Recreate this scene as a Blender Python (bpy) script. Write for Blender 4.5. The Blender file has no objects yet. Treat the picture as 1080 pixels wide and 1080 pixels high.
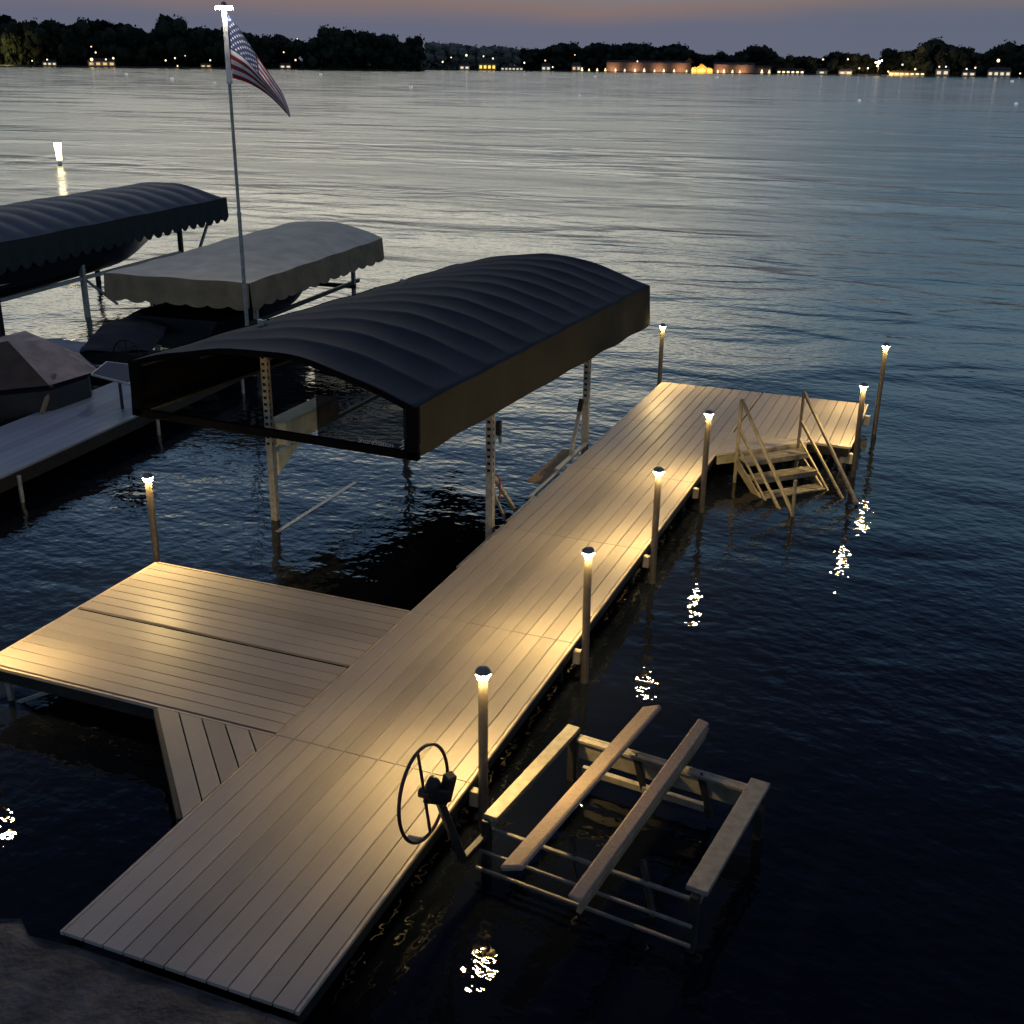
import bpy, bmesh, math, random
from mathutils import Vector, Matrix, Euler
random.seed(7)
R = math.radians
PI = math.pi
scene = bpy.context.scene
COL = scene.collection
HD = 0.42                      # deck height above the water
CAM = Vector((4.655, -4.258, 5.477))
PITCH, ROLL, YAW = 0.3717, 0.0126, -0.3755
FX = 1203.28

# ------------------------------------------------------------------ helpers
class MB:
    """collects primitives, each face with a material slot"""
    def __init__(s): s.v = []; s.f = []; s.m = []; s.sm = []
    def add(s, vs, fs, m=0, smooth=False):
        b = len(s.v); s.v += [tuple(p) for p in vs]
        for f in fs: s.f.append(tuple(b + i for i in f)); s.m.append(m); s.sm.append(smooth)
    def box(s, lo, hi, m=0, mat=None):
        x0, y0, z0 = lo; x1, y1, z1 = hi
        vs = [Vector(p) for p in ((x0,y0,z0),(x1,y0,z0),(x1,y1,z0),(x0,y1,z0),(x0,y0,z1),(x1,y0,z1),(x1,y1,z1),(x0,y1,z1))]
        if mat is not None: vs = [mat @ p for p in vs]
        s.add(vs, [(0,3,2,1),(4,5,6,7),(0,1,5,4),(1,2,6,5),(2,3,7,6),(3,0,4,7)], m)
    def bar(s, p0, p1, w, h, m=0, up=(0,0,1)):
        p0 = Vector(p0); p1 = Vector(p1); d = (p1 - p0); L = d.length; d.normalize()
        u = Vector(up)
        if abs(d.dot(u)) > .98: u = Vector((0,1,0))
        sx = d.cross(u).normalized(); sz = sx.cross(d).normalized()
        M = Matrix((sx, d, sz)).transposed().to_4x4(); M.translation = p0
        s.box((-w/2, 0, -h/2), (w/2, L, h/2), m, M)
    def tube(s, p0, p1, r0, r1=None, n=12, m=0, caps=True):
        r1 = r0 if r1 is None else r1
        p0 = Vector(p0); p1 = Vector(p1); d = (p1 - p0).normalized()
        u = Vector((0,0,1)) if abs(d.z) < .95 else Vector((1,0,0))
        a = d.cross(u).normalized(); b = d.cross(a)
        vs = []
        for p, r in ((p0, r0), (p1, r1)):
            for k in range(n):
                t = 2*PI*k/n; vs.append(p + a*r*math.cos(t) + b*r*math.sin(t))
        s.add(vs, [(k, (k+1) % n, n+(k+1) % n, n+k) for k in range(n)], m, True)
        if caps:
            s.add(vs[:n], [tuple(range(n-1, -1, -1))], m); s.add(vs[n:], [tuple(range(n))], m)
    def path(s, pts, r, n=10, m=0, closed=False):
        pts = [Vector(p) for p in pts]; N = len(pts); vs = []
        prev = None
        for i, p in enumerate(pts):
            if closed: d = (pts[(i+1) % N] - pts[i-1]).normalized()
            else: d = (pts[min(i+1, N-1)] - pts[max(i-1, 0)]).normalized()
            if prev is None:
                u = Vector((0,0,1)) if abs(d.z) < .9 else Vector((1,0,0))
                a = d.cross(u).normalized()
            else: a = (prev - d*prev.dot(d)).normalized()
            prev = a; b = d.cross(a)
            for k in range(n):
                t = 2*PI*k/n; vs.append(p + a*r*math.cos(t) + b*r*math.sin(t))
        fs = []
        for i in range(N if closed else N-1):
            j = (i+1) % N
            for k in range(n): fs.append((i*n+k, i*n+(k+1) % n, j*n+(k+1) % n, j*n+k))
        s.add(vs, fs, m, True)
        if not closed:
            s.add(vs[:n], [tuple(range(n-1, -1, -1))], m); s.add(vs[-n:], [tuple(range(n))], m)
    def lathe(s, prof, c=(0,0,0), n=20, m=0):
        vs = []; c = Vector(c)
        for r, z in prof:
            for k in range(n):
                t = 2*PI*k/n; vs.append(c + Vector((r*math.cos(t), r*math.sin(t), z)))
        fs = []
        for i in range(len(prof)-1):
            for k in range(n): fs.append((i*n+k, i*n+(k+1) % n, (i+1)*n+(k+1) % n, (i+1)*n+k))
        s.add(vs, fs, m, True)
    def prism(s, poly, z0, z1, m=0):
        n = len(poly)
        vs = [(x, y, z0) for x, y in poly] + [(x, y, z1) for x, y in poly]
        s.add(vs, [tuple(range(n-1, -1, -1)), tuple(range(n, 2*n))] + [(k, (k+1) % n, n+(k+1) % n, n+k) for k in range(n)], m)
    def grid(s, P, nu, nv, m=0, mf=None, smooth=True):
        vs = [P(i/nu, j/nv) for j in range(nv+1) for i in range(nu+1)]
        b = len(s.v); s.v += [tuple(p) for p in vs]
        for j in range(nv):
            for i in range(nu):
                a = j*(nu+1)+i
                s.f.append((b+a, b+a+1, b+a+nu+2, b+a+nu+1)); s.sm.append(smooth)
                s.m.append(mf((i+.5)/nu, (j+.5)/nv) if mf else m)
    def build(s, name, mats, parent=None, off=(0,0,0), bevel=0):
        me = bpy.data.meshes.new(name); o_ = Vector(off)
        me.from_pydata([tuple(Vector(p) - o_) for p in s.v], [], s.f)
        if not isinstance(mats, (list, tuple)): mats = [mats]
        for m in mats: me.materials.append(m)
        me.polygons.foreach_set('material_index', s.m)
        me.polygons.foreach_set('use_smooth', s.sm)
        me.update()
        o = bpy.data.objects.new(name, me); COL.objects.link(o)
        if parent is not None: o.parent = parent
        else: o.location = o_
        if bevel:
            b = o.modifiers.new('bevel', 'BEVEL'); b.width = bevel; b.segments = 1; b.limit_method = 'ANGLE'; b.angle_limit = R(50)
        return o

def tag(o, label, cat, group=None, kind=None):
    if label: o['label'] = label
    if cat: o['category'] = cat
    if group: o['group'] = group
    if kind: o['kind'] = kind
    return o
def thing(name, label, cat, loc=(0,0,0), rz=0, group=None):
    o = bpy.data.objects.new(name, None); COL.objects.link(o); o.empty_display_size = .2
    o.location = loc; o.rotation_euler = (0, 0, rz)
    return tag(o, label, cat, group)
def copy_tree(o, parent=None):
    c = o.copy(); COL.objects.link(c); c.parent = parent
    for ch in list(o.children): copy_tree(ch, c)
    return c

# ------------------------------------------------------------------ materials
def newmat(name):
    m = bpy.data.materials.new(name); m.use_nodes = True
    nt = m.node_tree; b = nt.nodes['Principled BSDF']
    return m, nt, b
def N(nt, t, **kw):
    n = nt.nodes.new(t)
    for k, v in kw.items(): setattr(n, k, v)
    return n
def ramp(nt, stops, interp='LINEAR'):
    r = N(nt, 'ShaderNodeValToRGB'); r.color_ramp.interpolation = interp
    e = r.color_ramp.elements
    while len(e) < len(stops): e.new(.5)
    for x, (p, c) in zip(e, stops): x.position = p; x.color = (*c, 1) if len(c) == 3 else c
    return r
def mat(name, col, rough=.6, metal=0, var=.25, scale=6, bump=0, bscale=30, spec=.5, stretch=(1,1,1)):
    m, nt, b = newmat(name); L = nt.links
    tc = N(nt, 'ShaderNodeTexCoord'); mp = N(nt, 'ShaderNodeMapping'); mp.inputs['Scale'].default_value = stretch
    L.new(tc.outputs['Object'], mp.inputs['Vector'])
    no = N(nt, 'ShaderNodeTexNoise'); no.inputs['Scale'].default_value = scale; no.inputs['Detail'].default_value = 6
    L.new(mp.outputs[0], no.inputs['Vector'])
    lo = tuple(c*(1-var) for c in col); hi = tuple(min(1, c*(1+var)) for c in col)
    r = ramp(nt, [(.3, lo), (.7, hi)]); L.new(no.outputs['Fac'], r.inputs['Fac']); L.new(r.outputs['Color'], b.inputs['Base Color'])
    mr = N(nt, 'ShaderNodeMapRange'); mr.inputs['To Min'].default_value = max(0, rough-.1); mr.inputs['To Max'].default_value = min(1, rough+.1)
    L.new(no.outputs['Fac'], mr.inputs['Value']); L.new(mr.outputs[0], b.inputs['Roughness'])
    b.inputs['Metallic'].default_value = metal; b.inputs['Specular IOR Level'].default_value = spec
    if bump:
        n2 = N(nt, 'ShaderNodeTexNoise'); n2.inputs['Scale'].default_value = bscale; n2.inputs['Detail'].default_value = 4
        L.new(mp.outputs[0], n2.inputs['Vector'])
        bp = N(nt, 'ShaderNodeBump'); bp.inputs['Strength'].default_value = 1; bp.inputs['Distance'].default_value = bump
        L.new(n2.outputs['Fac'], bp.inputs['Height']); L.new(bp.outputs[0], b.inputs['Normal'])
    return m
def emit(name, col, s):
    m, nt, b = newmat(name)
    b.inputs['Base Color'].default_value = (*[c*.3 for c in col], 1)
    b.inputs['Emission Color'].default_value = (*col, 1); b.inputs['Emission Strength'].default_value = s
    return m
def deckmat(name, col, axis):
    m, nt, b = newmat(name); L = nt.links
    tc = N(nt, 'ShaderNodeTexCoord'); mp = N(nt, 'ShaderNodeMapping')
    mp.inputs['Scale'].default_value = (1, .05, 1) if axis == 'y' else (.05, 1, 1)
    L.new(tc.outputs['Object'], mp.inputs['Vector'])
    g = N(nt, 'ShaderNodeTexNoise'); g.inputs['Scale'].default_value = 55; g.inputs['Detail'].default_value = 5; L.new(mp.outputs[0], g.inputs['Vector'])
    bl = N(nt, 'ShaderNodeTexNoise'); bl.inputs['Scale'].default_value = 1.7; bl.inputs['Detail'].default_value = 5; L.new(tc.outputs['Object'], bl.inputs['Vector'])
    geo = N(nt, 'ShaderNodeNewGeometry')
    def math_(op, a, b_):
        n = N(nt, 'ShaderNodeMath', operation=op)
        for i, x in enumerate((a, b_)):
            if isinstance(x, (int, float)): n.inputs[i].default_value = x
            else: L.new(x, n.inputs[i])
        return n.outputs[0]
    v = math_('ADD', math_('MULTIPLY', g.outputs['Fac'], .35), math_('ADD', math_('MULTIPLY', bl.outputs['Fac'], .55), math_('MULTIPLY', geo.outputs['Random Per Island'], .42)))
    r = ramp(nt, [(.3, tuple(c*.78 for c in col)), (1.0, tuple(c*1.22 for c in col))]); L.new(v, r.inputs['Fac'])
    L.new(r.outputs['Color'], b.inputs['Base Color'])
    mr = N(nt, 'ShaderNodeMapRange'); mr.inputs['To Min'].default_value = .36; mr.inputs['To Max'].default_value = .6
    L.new(bl.outputs['Fac'], mr.inputs['Value']); L.new(mr.outputs[0], b.inputs['Roughness'])
    bp = N(nt, 'ShaderNodeBump'); bp.inputs['Strength'].default_value = .7; bp.inputs['Distance'].default_value = .0022
    L.new(g.outputs['Fac'], bp.inputs['Height']); L.new(bp.outputs[0], b.inputs['Normal'])
    return m

M = {}
M['deck_y'] = deckmat('tan_composite_boards', (.30, .272, .235), 'y')
M['deck_x'] = deckmat('tan_composite_boards_across', (.30, .268, .225), 'x')
M['deck_trim'] = mat('tan_edge_trim', (.40, .34, .27), .5, bump=.0005)
M['grey_deck'] = deckmat('grey_boards', (.27, .31, .34), 'y')
M['alu'] = mat('dull_aluminium', (.42, .41, .38), .42, .6, .2, 12)
M['alu_dark'] = mat('shade_dark_aluminium', (.03, .028, .026), .55, .4, .3, 8)  # near-black tone puts the shade under the docks into the metal colour
M['galv'] = mat('galvanised_steel', (.38, .36, .32), .5, .35, .3, 20)
M['post'] = mat('bronze_grey_post', (.135, .115, .09), .48, .25, .2, 20)
M['cap'] = mat('grey_lamp_cap', (.16, .155, .15), .4, .2, .2, 20)
M['lens'] = emit('warm_lamp_lens', (1, .68, .26), 30)
M['ring'] = emit('warm_led_ring', (1, .68, .26), 7000)
M['lens_far'] = emit('warm_far_lamp_lens', (1, .80, .45), 6)
M['bracket'] = mat('cream_bracket', (.28, .25, .20), .5)
M['navy'] = mat('navy_canvas', (.019, .022, .032), .8, 0, .4, 3, .004, 40, spec=.25)
M['navyskirt'] = mat('dark_canvas_skirt', (.026, .025, .017), .8, 0, .35, 2, .003, 30, spec=.15)  # brownish lamplight on the navy skirt is put into this colour
M['black'] = mat('black_edge_shaded_canvas', (.004, .004, .005), .9, spec=.03)  # black frame colour; on the left skirt it paints the canopy's inner darkness
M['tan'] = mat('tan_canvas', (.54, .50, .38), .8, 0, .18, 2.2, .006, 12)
M['tan_side'] = mat('warm_lit_tan_canvas_side', (.24, .175, .10), .85, 0, .25, 3, .006, 12)  # warm light falling on the tan skirt is mixed into this brown
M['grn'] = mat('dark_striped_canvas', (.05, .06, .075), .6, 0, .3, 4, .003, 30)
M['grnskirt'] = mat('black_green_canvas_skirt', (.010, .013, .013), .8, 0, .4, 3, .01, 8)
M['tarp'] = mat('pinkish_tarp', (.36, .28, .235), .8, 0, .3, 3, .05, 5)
M['tarp_side'] = mat('brown_shaded_tarp', (.055, .036, .022), .8, 0, .4, 4, .015, 6)  # same tarp as above, shade on its near face put into the colour
M['wood'] = mat('weathered_wood', (.27, .19, .11), .75, 0, .3, 8, .002, 30, stretch=(1,1,.2))
M['carpet'] = mat('carpeted_bunk', (.26, .20, .155), .95, 0, .2, 40, .003, 200)
M['hoist'] = mat('hoist_aluminium', (.25, .225, .175), .5, .3, .25, 14)
M['stepm'] = mat('step_aluminium', (.20, .175, .13), .6, .3, .3, 14)
M['tubem'] = mat('dull_hoist_tube', (.15, .14, .12), .65, .2, .3, 14)
M['wheel'] = mat('dark_red_wheel', (.045, .012, .012), .35, .1, .2)
M['winch'] = mat('black_winch', (.015, .014, .013), .5, .3)
M['boxtan'] = mat('tan_box', (.62, .55, .38), .7, 0, .3, 5, .002)
M['hull'] = mat('dark_hull', (.015, .017, .022), .35)
M['solar'] = mat('blue_solar_cells', (.012, .025, .07), .6, 0, .3, 3, spec=.15)
M['white'] = mat('white_paint', (.7, .7, .66), .5)
M['rubber'] = mat('black_rubber', (.012, .012, .012), .7)
M['ground'] = mat('dark_shore_slab', (.085, .078, .07), .95, 0, .55, 3.5, .05, 14)
M['gap'] = mat('gap_black', (.004, .004, .004), .9)
M['red_rag'] = mat('red_line', (.25, .03, .02), .7)

# see-through curtain mesh
m, nt, b = newmat('smoky_curtain'); L = nt.links
tr = N(nt, 'ShaderNodeBsdfTransparent'); tr.inputs[0].default_value = (.36, .38, .42, 1); mx = N(nt, 'ShaderNodeMixShader'); mx.inputs[0].default_value = .72
b.inputs['Base Color'].default_value = (.004, .004, .0045, 1); b.inputs['Roughness'].default_value = .8; b.inputs['Specular IOR Level'].default_value = 0
L.new(tr.outputs[0], mx.inputs[1]); L.new(b.outputs[0], mx.inputs[2]); L.new(mx.outputs[0], nt.nodes['Material Output'].inputs[0])
M['curtain'] = m

# water -------------------------------------------------------------
m, nt, b = newmat('lake_water'); L = nt.links
b.inputs['Base Color'].default_value = (.0025, .0035, .006, 1); b.inputs['Roughness'].default_value = .035
b.inputs['IOR'].default_value = 1.333; b.inputs['Specular IOR Level'].default_value = .5
geo = N(nt, 'ShaderNodeNewGeometry')
def wnoise(scale, det, st=(1,1,1), rot=0, rough=.5, dist=0):
    mp = N(nt, 'ShaderNodeMapping'); mp.inputs['Scale'].default_value = st; mp.inputs['Rotation'].default_value = (0, 0, rot)
    L.new(geo.outputs['Position'], mp.inputs['Vector'])
    n = N(nt, 'ShaderNodeTexNoise'); n.inputs['Scale'].default_value = scale; n.inputs['Detail'].default_value = det; n.inputs['Roughness'].default_value = rough
    n.inputs['Distortion'].default_value = dist
    L.new(mp.outputs[0], n.inputs['Vector']); return n.outputs['Fac']
def wm(op, a, b_, c=None):
    n = N(nt, 'ShaderNodeMath', operation=op)
    for i, x in enumerate((a, b_, c)):
        if x is None: continue
        if isinstance(x, (int, float)): n.inputs[i].default_value = x
        else: L.new(x, n.inputs[i])
    return n.outputs[0]
sep = N(nt, 'ShaderNodeSeparateXYZ'); L.new(geo.outputs['Position'], sep.inputs[0])
def mrange(v, a, b_, c, d, sm=True):
    n = N(nt, 'ShaderNodeMapRange'); n.interpolation_type = 'SMOOTHSTEP' if sm else 'LINEAR'
    for k, x in zip(('From Min', 'From Max', 'To Min', 'To Max'), (a, b_, c, d)): n.inputs[k].default_value = x
    L.new(v, n.inputs['Value']); return n.outputs[0]
ydist = wm('ADD', sep.outputs['Y'], wm('MULTIPLY', sep.outputs['X'], -.28))
expo = mrange(ydist, 5, 22, .30, 1)                         # sheltered near the dock, open further out
patch = mrange(wnoise(.06, 3, (1, 2.2, 1), -.37), .34, .66, .45, 1.35)
micro = wnoise(7.5, 2, (1, 1.5, 1), -.37, .5)               # 13 cm ripples
small = wnoise(1.7, 2, (1, 1.7, 1), -.30, .5, .6)          # half-metre wavelets
mid = wnoise(.24, 2, (1, 1.9, 1), -.42, .45, .8)             # wind waves
big = wnoise(.11, 2, (1, 2.4, 1), -.37)
farf = mrange(ydist, 60, 320, 1, .66)                       # long low waves far out
amp = wm('MULTIPLY', wm('MULTIPLY', expo, patch), farf)
h = wm('ADD', wm('MULTIPLY', micro, .001), wm('ADD', wm('MULTIPLY', small, .0095), wm('ADD', wm('MULTIPLY', mid, .115), wm('MULTIPLY', big, .05))))
h = wm('MULTIPLY', h, amp)
calm = wm('ADD', wm('MULTIPLY', wnoise(5.0, 2, (1, 1.25, 1), .3), .0092), wm('MULTIPLY', wnoise(1.6, 2, (1, 1.4, 1), -.5), .010))
h = wm('ADD', h, calm)
bp = N(nt, 'ShaderNodeBump'); bp.inputs['Strength'].default_value = 1; bp.inputs['Distance'].default_value = 1
L.new(h, bp.inputs['Height']); L.new(bp.outputs[0], b.inputs['Normal'])
L.new(wm('MULTIPLY', farf, wm('ADD', mrange(ydist, 7, 30, .014, .13), wm('MULTIPLY', mrange(ydist, 10, 60, 0, 1), mrange(wnoise(.035, 4, (1, 3.0, 1), -.30, .55), .38, .62, 0, .13)))), b.inputs['Roughness'])
M['water'] = m

# trees
def leafmat(name, a, c):
    m, nt, b = newmat(name); L = nt.links
    geo = N(nt, 'ShaderNodeNewGeometry'); r = ramp(nt, [(0, a), (1, c)])
    L.new(geo.outputs['Random Per Island'], r.inputs['Fac']); L.new(r.outputs[0], b.inputs['Base Color'])
    b.inputs['Roughness'].default_value = .8; b.inputs['Specular IOR Level'].default_value = .1
    return m
M['leaf'] = leafmat('dusk_foliage', (.010, .014, .010), (.028, .034, .022))
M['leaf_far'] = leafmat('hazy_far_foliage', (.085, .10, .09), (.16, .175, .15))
M['bark'] = mat('bark', (.02, .016, .012), .9)
M['land'] = mat('far_bank_grass', (.02, .022, .018), .9)

# ------------------------------------------------------------------ world
w = bpy.data.worlds.new('World'); scene.world = w; w.use_nodes = True
nt = w.node_tree; L = nt.links; bg = nt.nodes['Background']
tc = N(nt, 'ShaderNodeTexCoord'); nrm = N(nt, 'ShaderNodeVectorMath', operation='NORMALIZE'); L.new(tc.outputs['Generated'], nrm.inputs[0])
sp = N(nt, 'ShaderNodeSeparateXYZ'); L.new(nrm.outputs[0], sp.inputs[0])
asn = N(nt, 'ShaderNodeMath', operation='ARCSINE'); L.new(sp.outputs['Z'], asn.inputs[0])
def wm2(op, a, b_):
    n = N(nt, 'ShaderNodeMath', operation=op)
    for i, x in enumerate((a, b_)):
        if isinstance(x, (int, float)): n.inputs[i].default_value = x
        else: L.new(x, n.inputs[i])
    return n.outputs[0]
# soft cloud streaks shift the bands of the dusk sky up and down
mpw = N(nt, 'ShaderNodeMapping'); mpw.inputs['Scale'].default_value = (1, 1, 5.5); L.new(nrm.outputs[0], mpw.inputs['Vector'])
cn = N(nt, 'ShaderNodeTexNoise'); cn.inputs['Scale'].default_value = 2.6; cn.inputs['Detail'].default_value = 5; L.new(mpw.outputs[0], cn.inputs['Vector'])
el = wm2('MULTIPLY', asn.outputs[0], 180/PI)                       # degrees
el2 = wm2('ADD', el, wm2('MULTIPLY', wm2('SUBTRACT', cn.outputs['Fac'], .5), wm2('MINIMUM', wm2('MULTIPLY', el, .9), 9)))
fac = wm2('DIVIDE', el2, 90)
def E_(d): return d/90
warm = ramp(nt, [(0, (.135, .145, .20)), (E_(2.0), (.125, .138, .20)), (E_(2.9), (.23, .165, .155)), (E_(4.2), (.16, .23, .29)), (E_(6), (.34, .43, .48)),
                 (E_(8), (1.25, 1.2, 1.0)), (E_(10.5), (2.1, 1.92, 1.5)), (E_(14), (1.35, 1.38, 1.25)), (E_(17.5), (.42, .60, .78)), (E_(22), (.27, .47, .78)), (E_(28), (.085, .18, .38)), (E_(34), (.04, .075, .17)),
                 (E_(45), (.028, .04, .085)), (E_(62), (.15, .155, .27)), (1, (.19, .195, .33))])
cool = ramp(nt, [(0, (.125, .145, .20)), (E_(2.0), (.115, .135, .195)), (E_(2.9), (.20, .16, .155)), (E_(4.2), (.18, .25, .31)), (E_(8), (.24, .38, .48)),
                 (E_(12), (.25, .42, .56)), (E_(16), (.17, .33, .49)), (E_(22), (.085, .17, .32)), (E_(30), (.03, .05, .12)),
                 (E_(45), (.018, .024, .055)), (E_(62), (.15, .155, .27)), (1, (.19, .195, .33))])
L.new(fac, warm.inputs[0]); L.new(fac, cool.inputs[0])
dt = N(nt, 'ShaderNodeVectorMath', operation='DOT_PRODUCT'); L.new(nrm.outputs[0], dt.inputs[0])
aw = YAW - .17; dt.inputs[1].default_value = (math.sin(aw), math.cos(aw), 0)
azr = N(nt, 'ShaderNodeMapRange'); azr.interpolation_type = 'SMOOTHSTEP'
for k_, x in zip(('From Min', 'From Max', 'To Min', 'To Max'), (.86, .985, 0, 1)): azr.inputs[k_].default_value = x
L.new(wm2('ADD', dt.outputs['Value'], wm2('MULTIPLY', wm2('SUBTRACT', cn.outputs['Fac'], .5), .10)), azr.inputs['Value'])
mixc = N(nt, 'ShaderNodeMix', data_type='RGBA'); L.new(azr.outputs[0], mixc.inputs[0]); L.new(cool.outputs[0], mixc.inputs[6]); L.new(warm.outputs[0], mixc.inputs[7])
# physical dusk sky underneath
sky = N(nt, 'ShaderNodeTexSky', sky_type='NISHITA'); sky.sun_disc = False; sky.sun_elevation = R(-4); sky.sun_rotation = YAW
sk = N(nt, 'ShaderNodeMix', data_type='RGBA', blend_type='ADD'); sk.inputs[0].default_value = .02
L.new(mixc.outputs[2], sk.inputs[6]); L.new(sky.outputs[0], sk.inputs[7])
L.new(sk.outputs[2], bg.inputs['Color']); bg.inputs['Strength'].default_value = 1.0

sun = bpy.data.objects.new('afterglow_sun', bpy.data.lights.new('afterglow_sun', 'SUN')); COL.objects.link(sun)
sun.data.energy = .03; sun.data.angle = R(25); sun.data.color = (.9, .85, 1)
sun.rotation_euler = (R(32), 0, -YAW)            # added soft fill from high behind the viewer, the sun being down

# ------------------------------------------------------------------ setting
mb = MB(); mb.add([(-9000, -60, 0), (9000, -60, 0), (9000, 12000, 0), (-9000, 12000, 0)], [(0,1,2,3)])
tag(mb.build('lake_water', M['water']), 'dark rippled lake water', 'water', kind='structure')
# shore slab with a ragged front edge
mb = MB(); rr = random.Random(3); top = []
xs = [-9 + i*.16 for i in range(69)]
fe = []
for x in xs:
    y = -.045 if -.02 < x < 1.80 else (-.06 - .03*rr.random() if x > -.34 else (.02 if x > -.42 else -.10 + .05*rr.random()))
    fe.append((x, y))
fe[-1] = (1.86, -.05)
def shoreP(u, v):
    i = u*(len(fe)-1); k = min(int(i), len(fe)-2); t = i-k
    x = fe[k][0]*(1-t)+fe[k+1][0]*t; y0 = fe[k][1]*(1-t)+fe[k+1][1]*t
    return (x, y0 - 7*v, .385 + .02*math.sin(x*7+v*31)*math.sin(x*3.1) - (.03 if v == 0 else 0) + .012*rr.random())
mb.grid(shoreP, 136, 60)
mb.add([(x, y, .385) for x, y in fe] + [(x, y, -.6) for x, y in fe], [(k, len(fe)+k, len(fe)+k+1, k+1) for k in range(len(fe)-1)])
tag(mb.build('shore_ground', M['ground']), 'dark shore slab at the foot of the dock', 'ground', kind='structure')

# ------------------------------------------------------------------ the dock
W = 1.675; S = 2.44
GAP = .010
def boards_y(mb, x0, x1, y0, y1, n, ztop, m=0, t=.028):
    bw = (x1-x0)/n
    for k in range(n):
        mb.box((x0+k*bw+GAP/2, y0, ztop-t), (x0+(k+1)*bw-GAP/2, y1, ztop), m)
def boards_x(mb, x0, x1, y0, y1, n, ztop, m=0, t=.028):
    bw = (y1-y0)/n
    for k in range(n):
        mb.box((x0, y0+k*bw+GAP/2, ztop-t), (x1, y0+(k+1)*bw-GAP/2, ztop), m)
dock = thing('dock_walkway', 'long straight tan composite board walkway running out from the shore', 'dock', (0, 0, 0))
for k in range(6):
    mb = MB(); y0 = k*S + (.004 if k else 0); y1 = (k+1)*S - .004
    boards_y(mb, 0, W, y0, y1, 11, HD, t=.028)
    mb.build('deck_panel', M['deck_y'], dock, bevel=.0025)
    for x in (-.013, W+.013):
        t = MB(); t.box((x-.0125, y0, HD-.032), (x+.0125, y1, HD-.003)); t.build('edge_trim', M['deck_trim'], dock, bevel=.002)
for x in (.03, W-.03):
    mb = MB(); mb.box((x-.025, .02, HD-.17), (x+.025, 6*S-.02, HD-.036)); mb.build('side_rail', M['alu_dark'], dock)
mb = MB()
for k in range(25):
    y = .15 + k*(6*S-.3)/24; mb.box((.06, y-.025, HD-.12), (W-.06, y+.025, HD-.034))
mb.build('crossbeam', M['alu_dark'], dock)
for k in range(1, 7):
    y = k*S - .02
    for x in (.10, W-.10):
        t = MB(); t.tube((x, y, -1.4), (x, y, HD-.10), .028); t.build('leg', M['alu_dark'], dock)
for y in (2.49, 4.93, 7.38, 9.82):
    t = MB(); t.box((W+.0, y-.02, HD-.24), (W+.075, y+.05, HD-.10))
    t.build('post_bracket', M['bracket'], dock, bevel=.006)

# left platform of two wide panels
plat = thing('side_platform', 'square tan platform of two wide board panels off the left of the walkway', 'dock platform', (-1.6, 3.6, 0))
PX0 = -3.085; PY0 = 2.44; PW = 1.22
for k in range(2):
    mb = MB(); boards_x(mb, PX0, -.035, PY0+k*PW+.024, PY0+(k+1)*PW-.024, 8, HD)
    mb.build('deck_panel', M['deck_x'], plat, (-1.6, 3.6, 0), bevel=.0025)
for y in (PY0-.006, PY0+2*PW+.006):
    t = MB(); t.box((PX0, y-.012, HD-.032), (-.035, y+.012, HD-.003)); t.build('edge_trim', M['deck_trim'], plat, (-1.6, 3.6, 0))
t = MB(); t.box((PX0-.026, PY0, HD-.032), (PX0-.002, PY0+2*PW, HD-.003)); t.build('edge_trim', M['deck_trim'], plat, (-1.6, 3.6, 0))
t = MB()
for y in (PY0+.03, PY0+PW, PY0+2*PW-.03): t.box((PX0+.02, y-.025, HD-.16), (-.06, y+.025, HD-.034))
for x in (PX0+.04, -2.1, -1.1, -.1): t.box((x-.02, PY0+.06, HD-.12), (x+.02, PY0+2*PW-.06, HD-.036))
t.build('platform_frame', M['alu_dark'], plat, (-1.6, 3.6, 0))
for y in (PY0+.12, PY0+2*PW-.12):
    t = MB(); t.tube((PX0+.12, y, -1.3), (PX0+.12, y, HD-.05), .028); t.bar((PX0+.12, y, -.05), (PX0+.75, y, HD-.15), .03, .03)
    t.build('leg', M['galv'], plat, (-1.6, 3.6, 0))

def clip_boards(poly, direction, n, mb, ztop=HD, t=.028):
    """boards running along `direction`, clipped to a triangle"""
    d = Vector(direction).normalized(); q = Vector((-d.y, d.x))
    P2 = [Vector(p) for p in poly]; ss = [p.dot(q) for p in P2]; s0, s1 = min(ss), max(ss)
    def clip(pts, nrm, c, sign):
        out = []
        for i in range(len(pts)):
            a, b_ = pts[i-1], pts[i]; da = (a.dot(nrm)-c)*sign; db = (b_.dot(nrm)-c)*sign
            if da >= 0: 
                if i == 0 or True: pass
            if (da >= 0) != (db >= 0): out.append(a.lerp(b_, da/(da-db)))
            if db >= 0: out.append(b_)
        return out
    bw = (s1-s0)/n
    for k in range(n):
        a = s0+k*bw+GAP*.6; b_ = s0+(k+1)*bw-GAP*.6
        p = clip(clip(P2, q, a, 1), q, b_, -1)
        if len(p) >= 3:
            ar = sum(p[i-1].x*p[i].y-p[i].x*p[i-1].y for i in range(len(p)))
            if ar < 0: p = p[::-1]
            mb.prism([(v.x, v.y) for v in p], ztop-t, ztop)
tri = thing('corner_panel', 'small triangular board panel between side platform and walkway', 'dock panel', (-.4, 2, 0))
mb = MB(); clip_boards([(-1.17, 2.415), (-.032, 1.24), (-.032, 2.415)], (1, -1.03), 5, mb)
mb.build('deck_panel', M['deck_y'], tri, (-.4, 2, 0), bevel=.0025)
t = MB(); t.bar((-1.17, 2.395, HD-.055), (-.05, 1.235, HD-.055), .035, .10); t.build('side_rail', M['alu_dark'], tri, (-.4, 2, 0))

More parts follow.
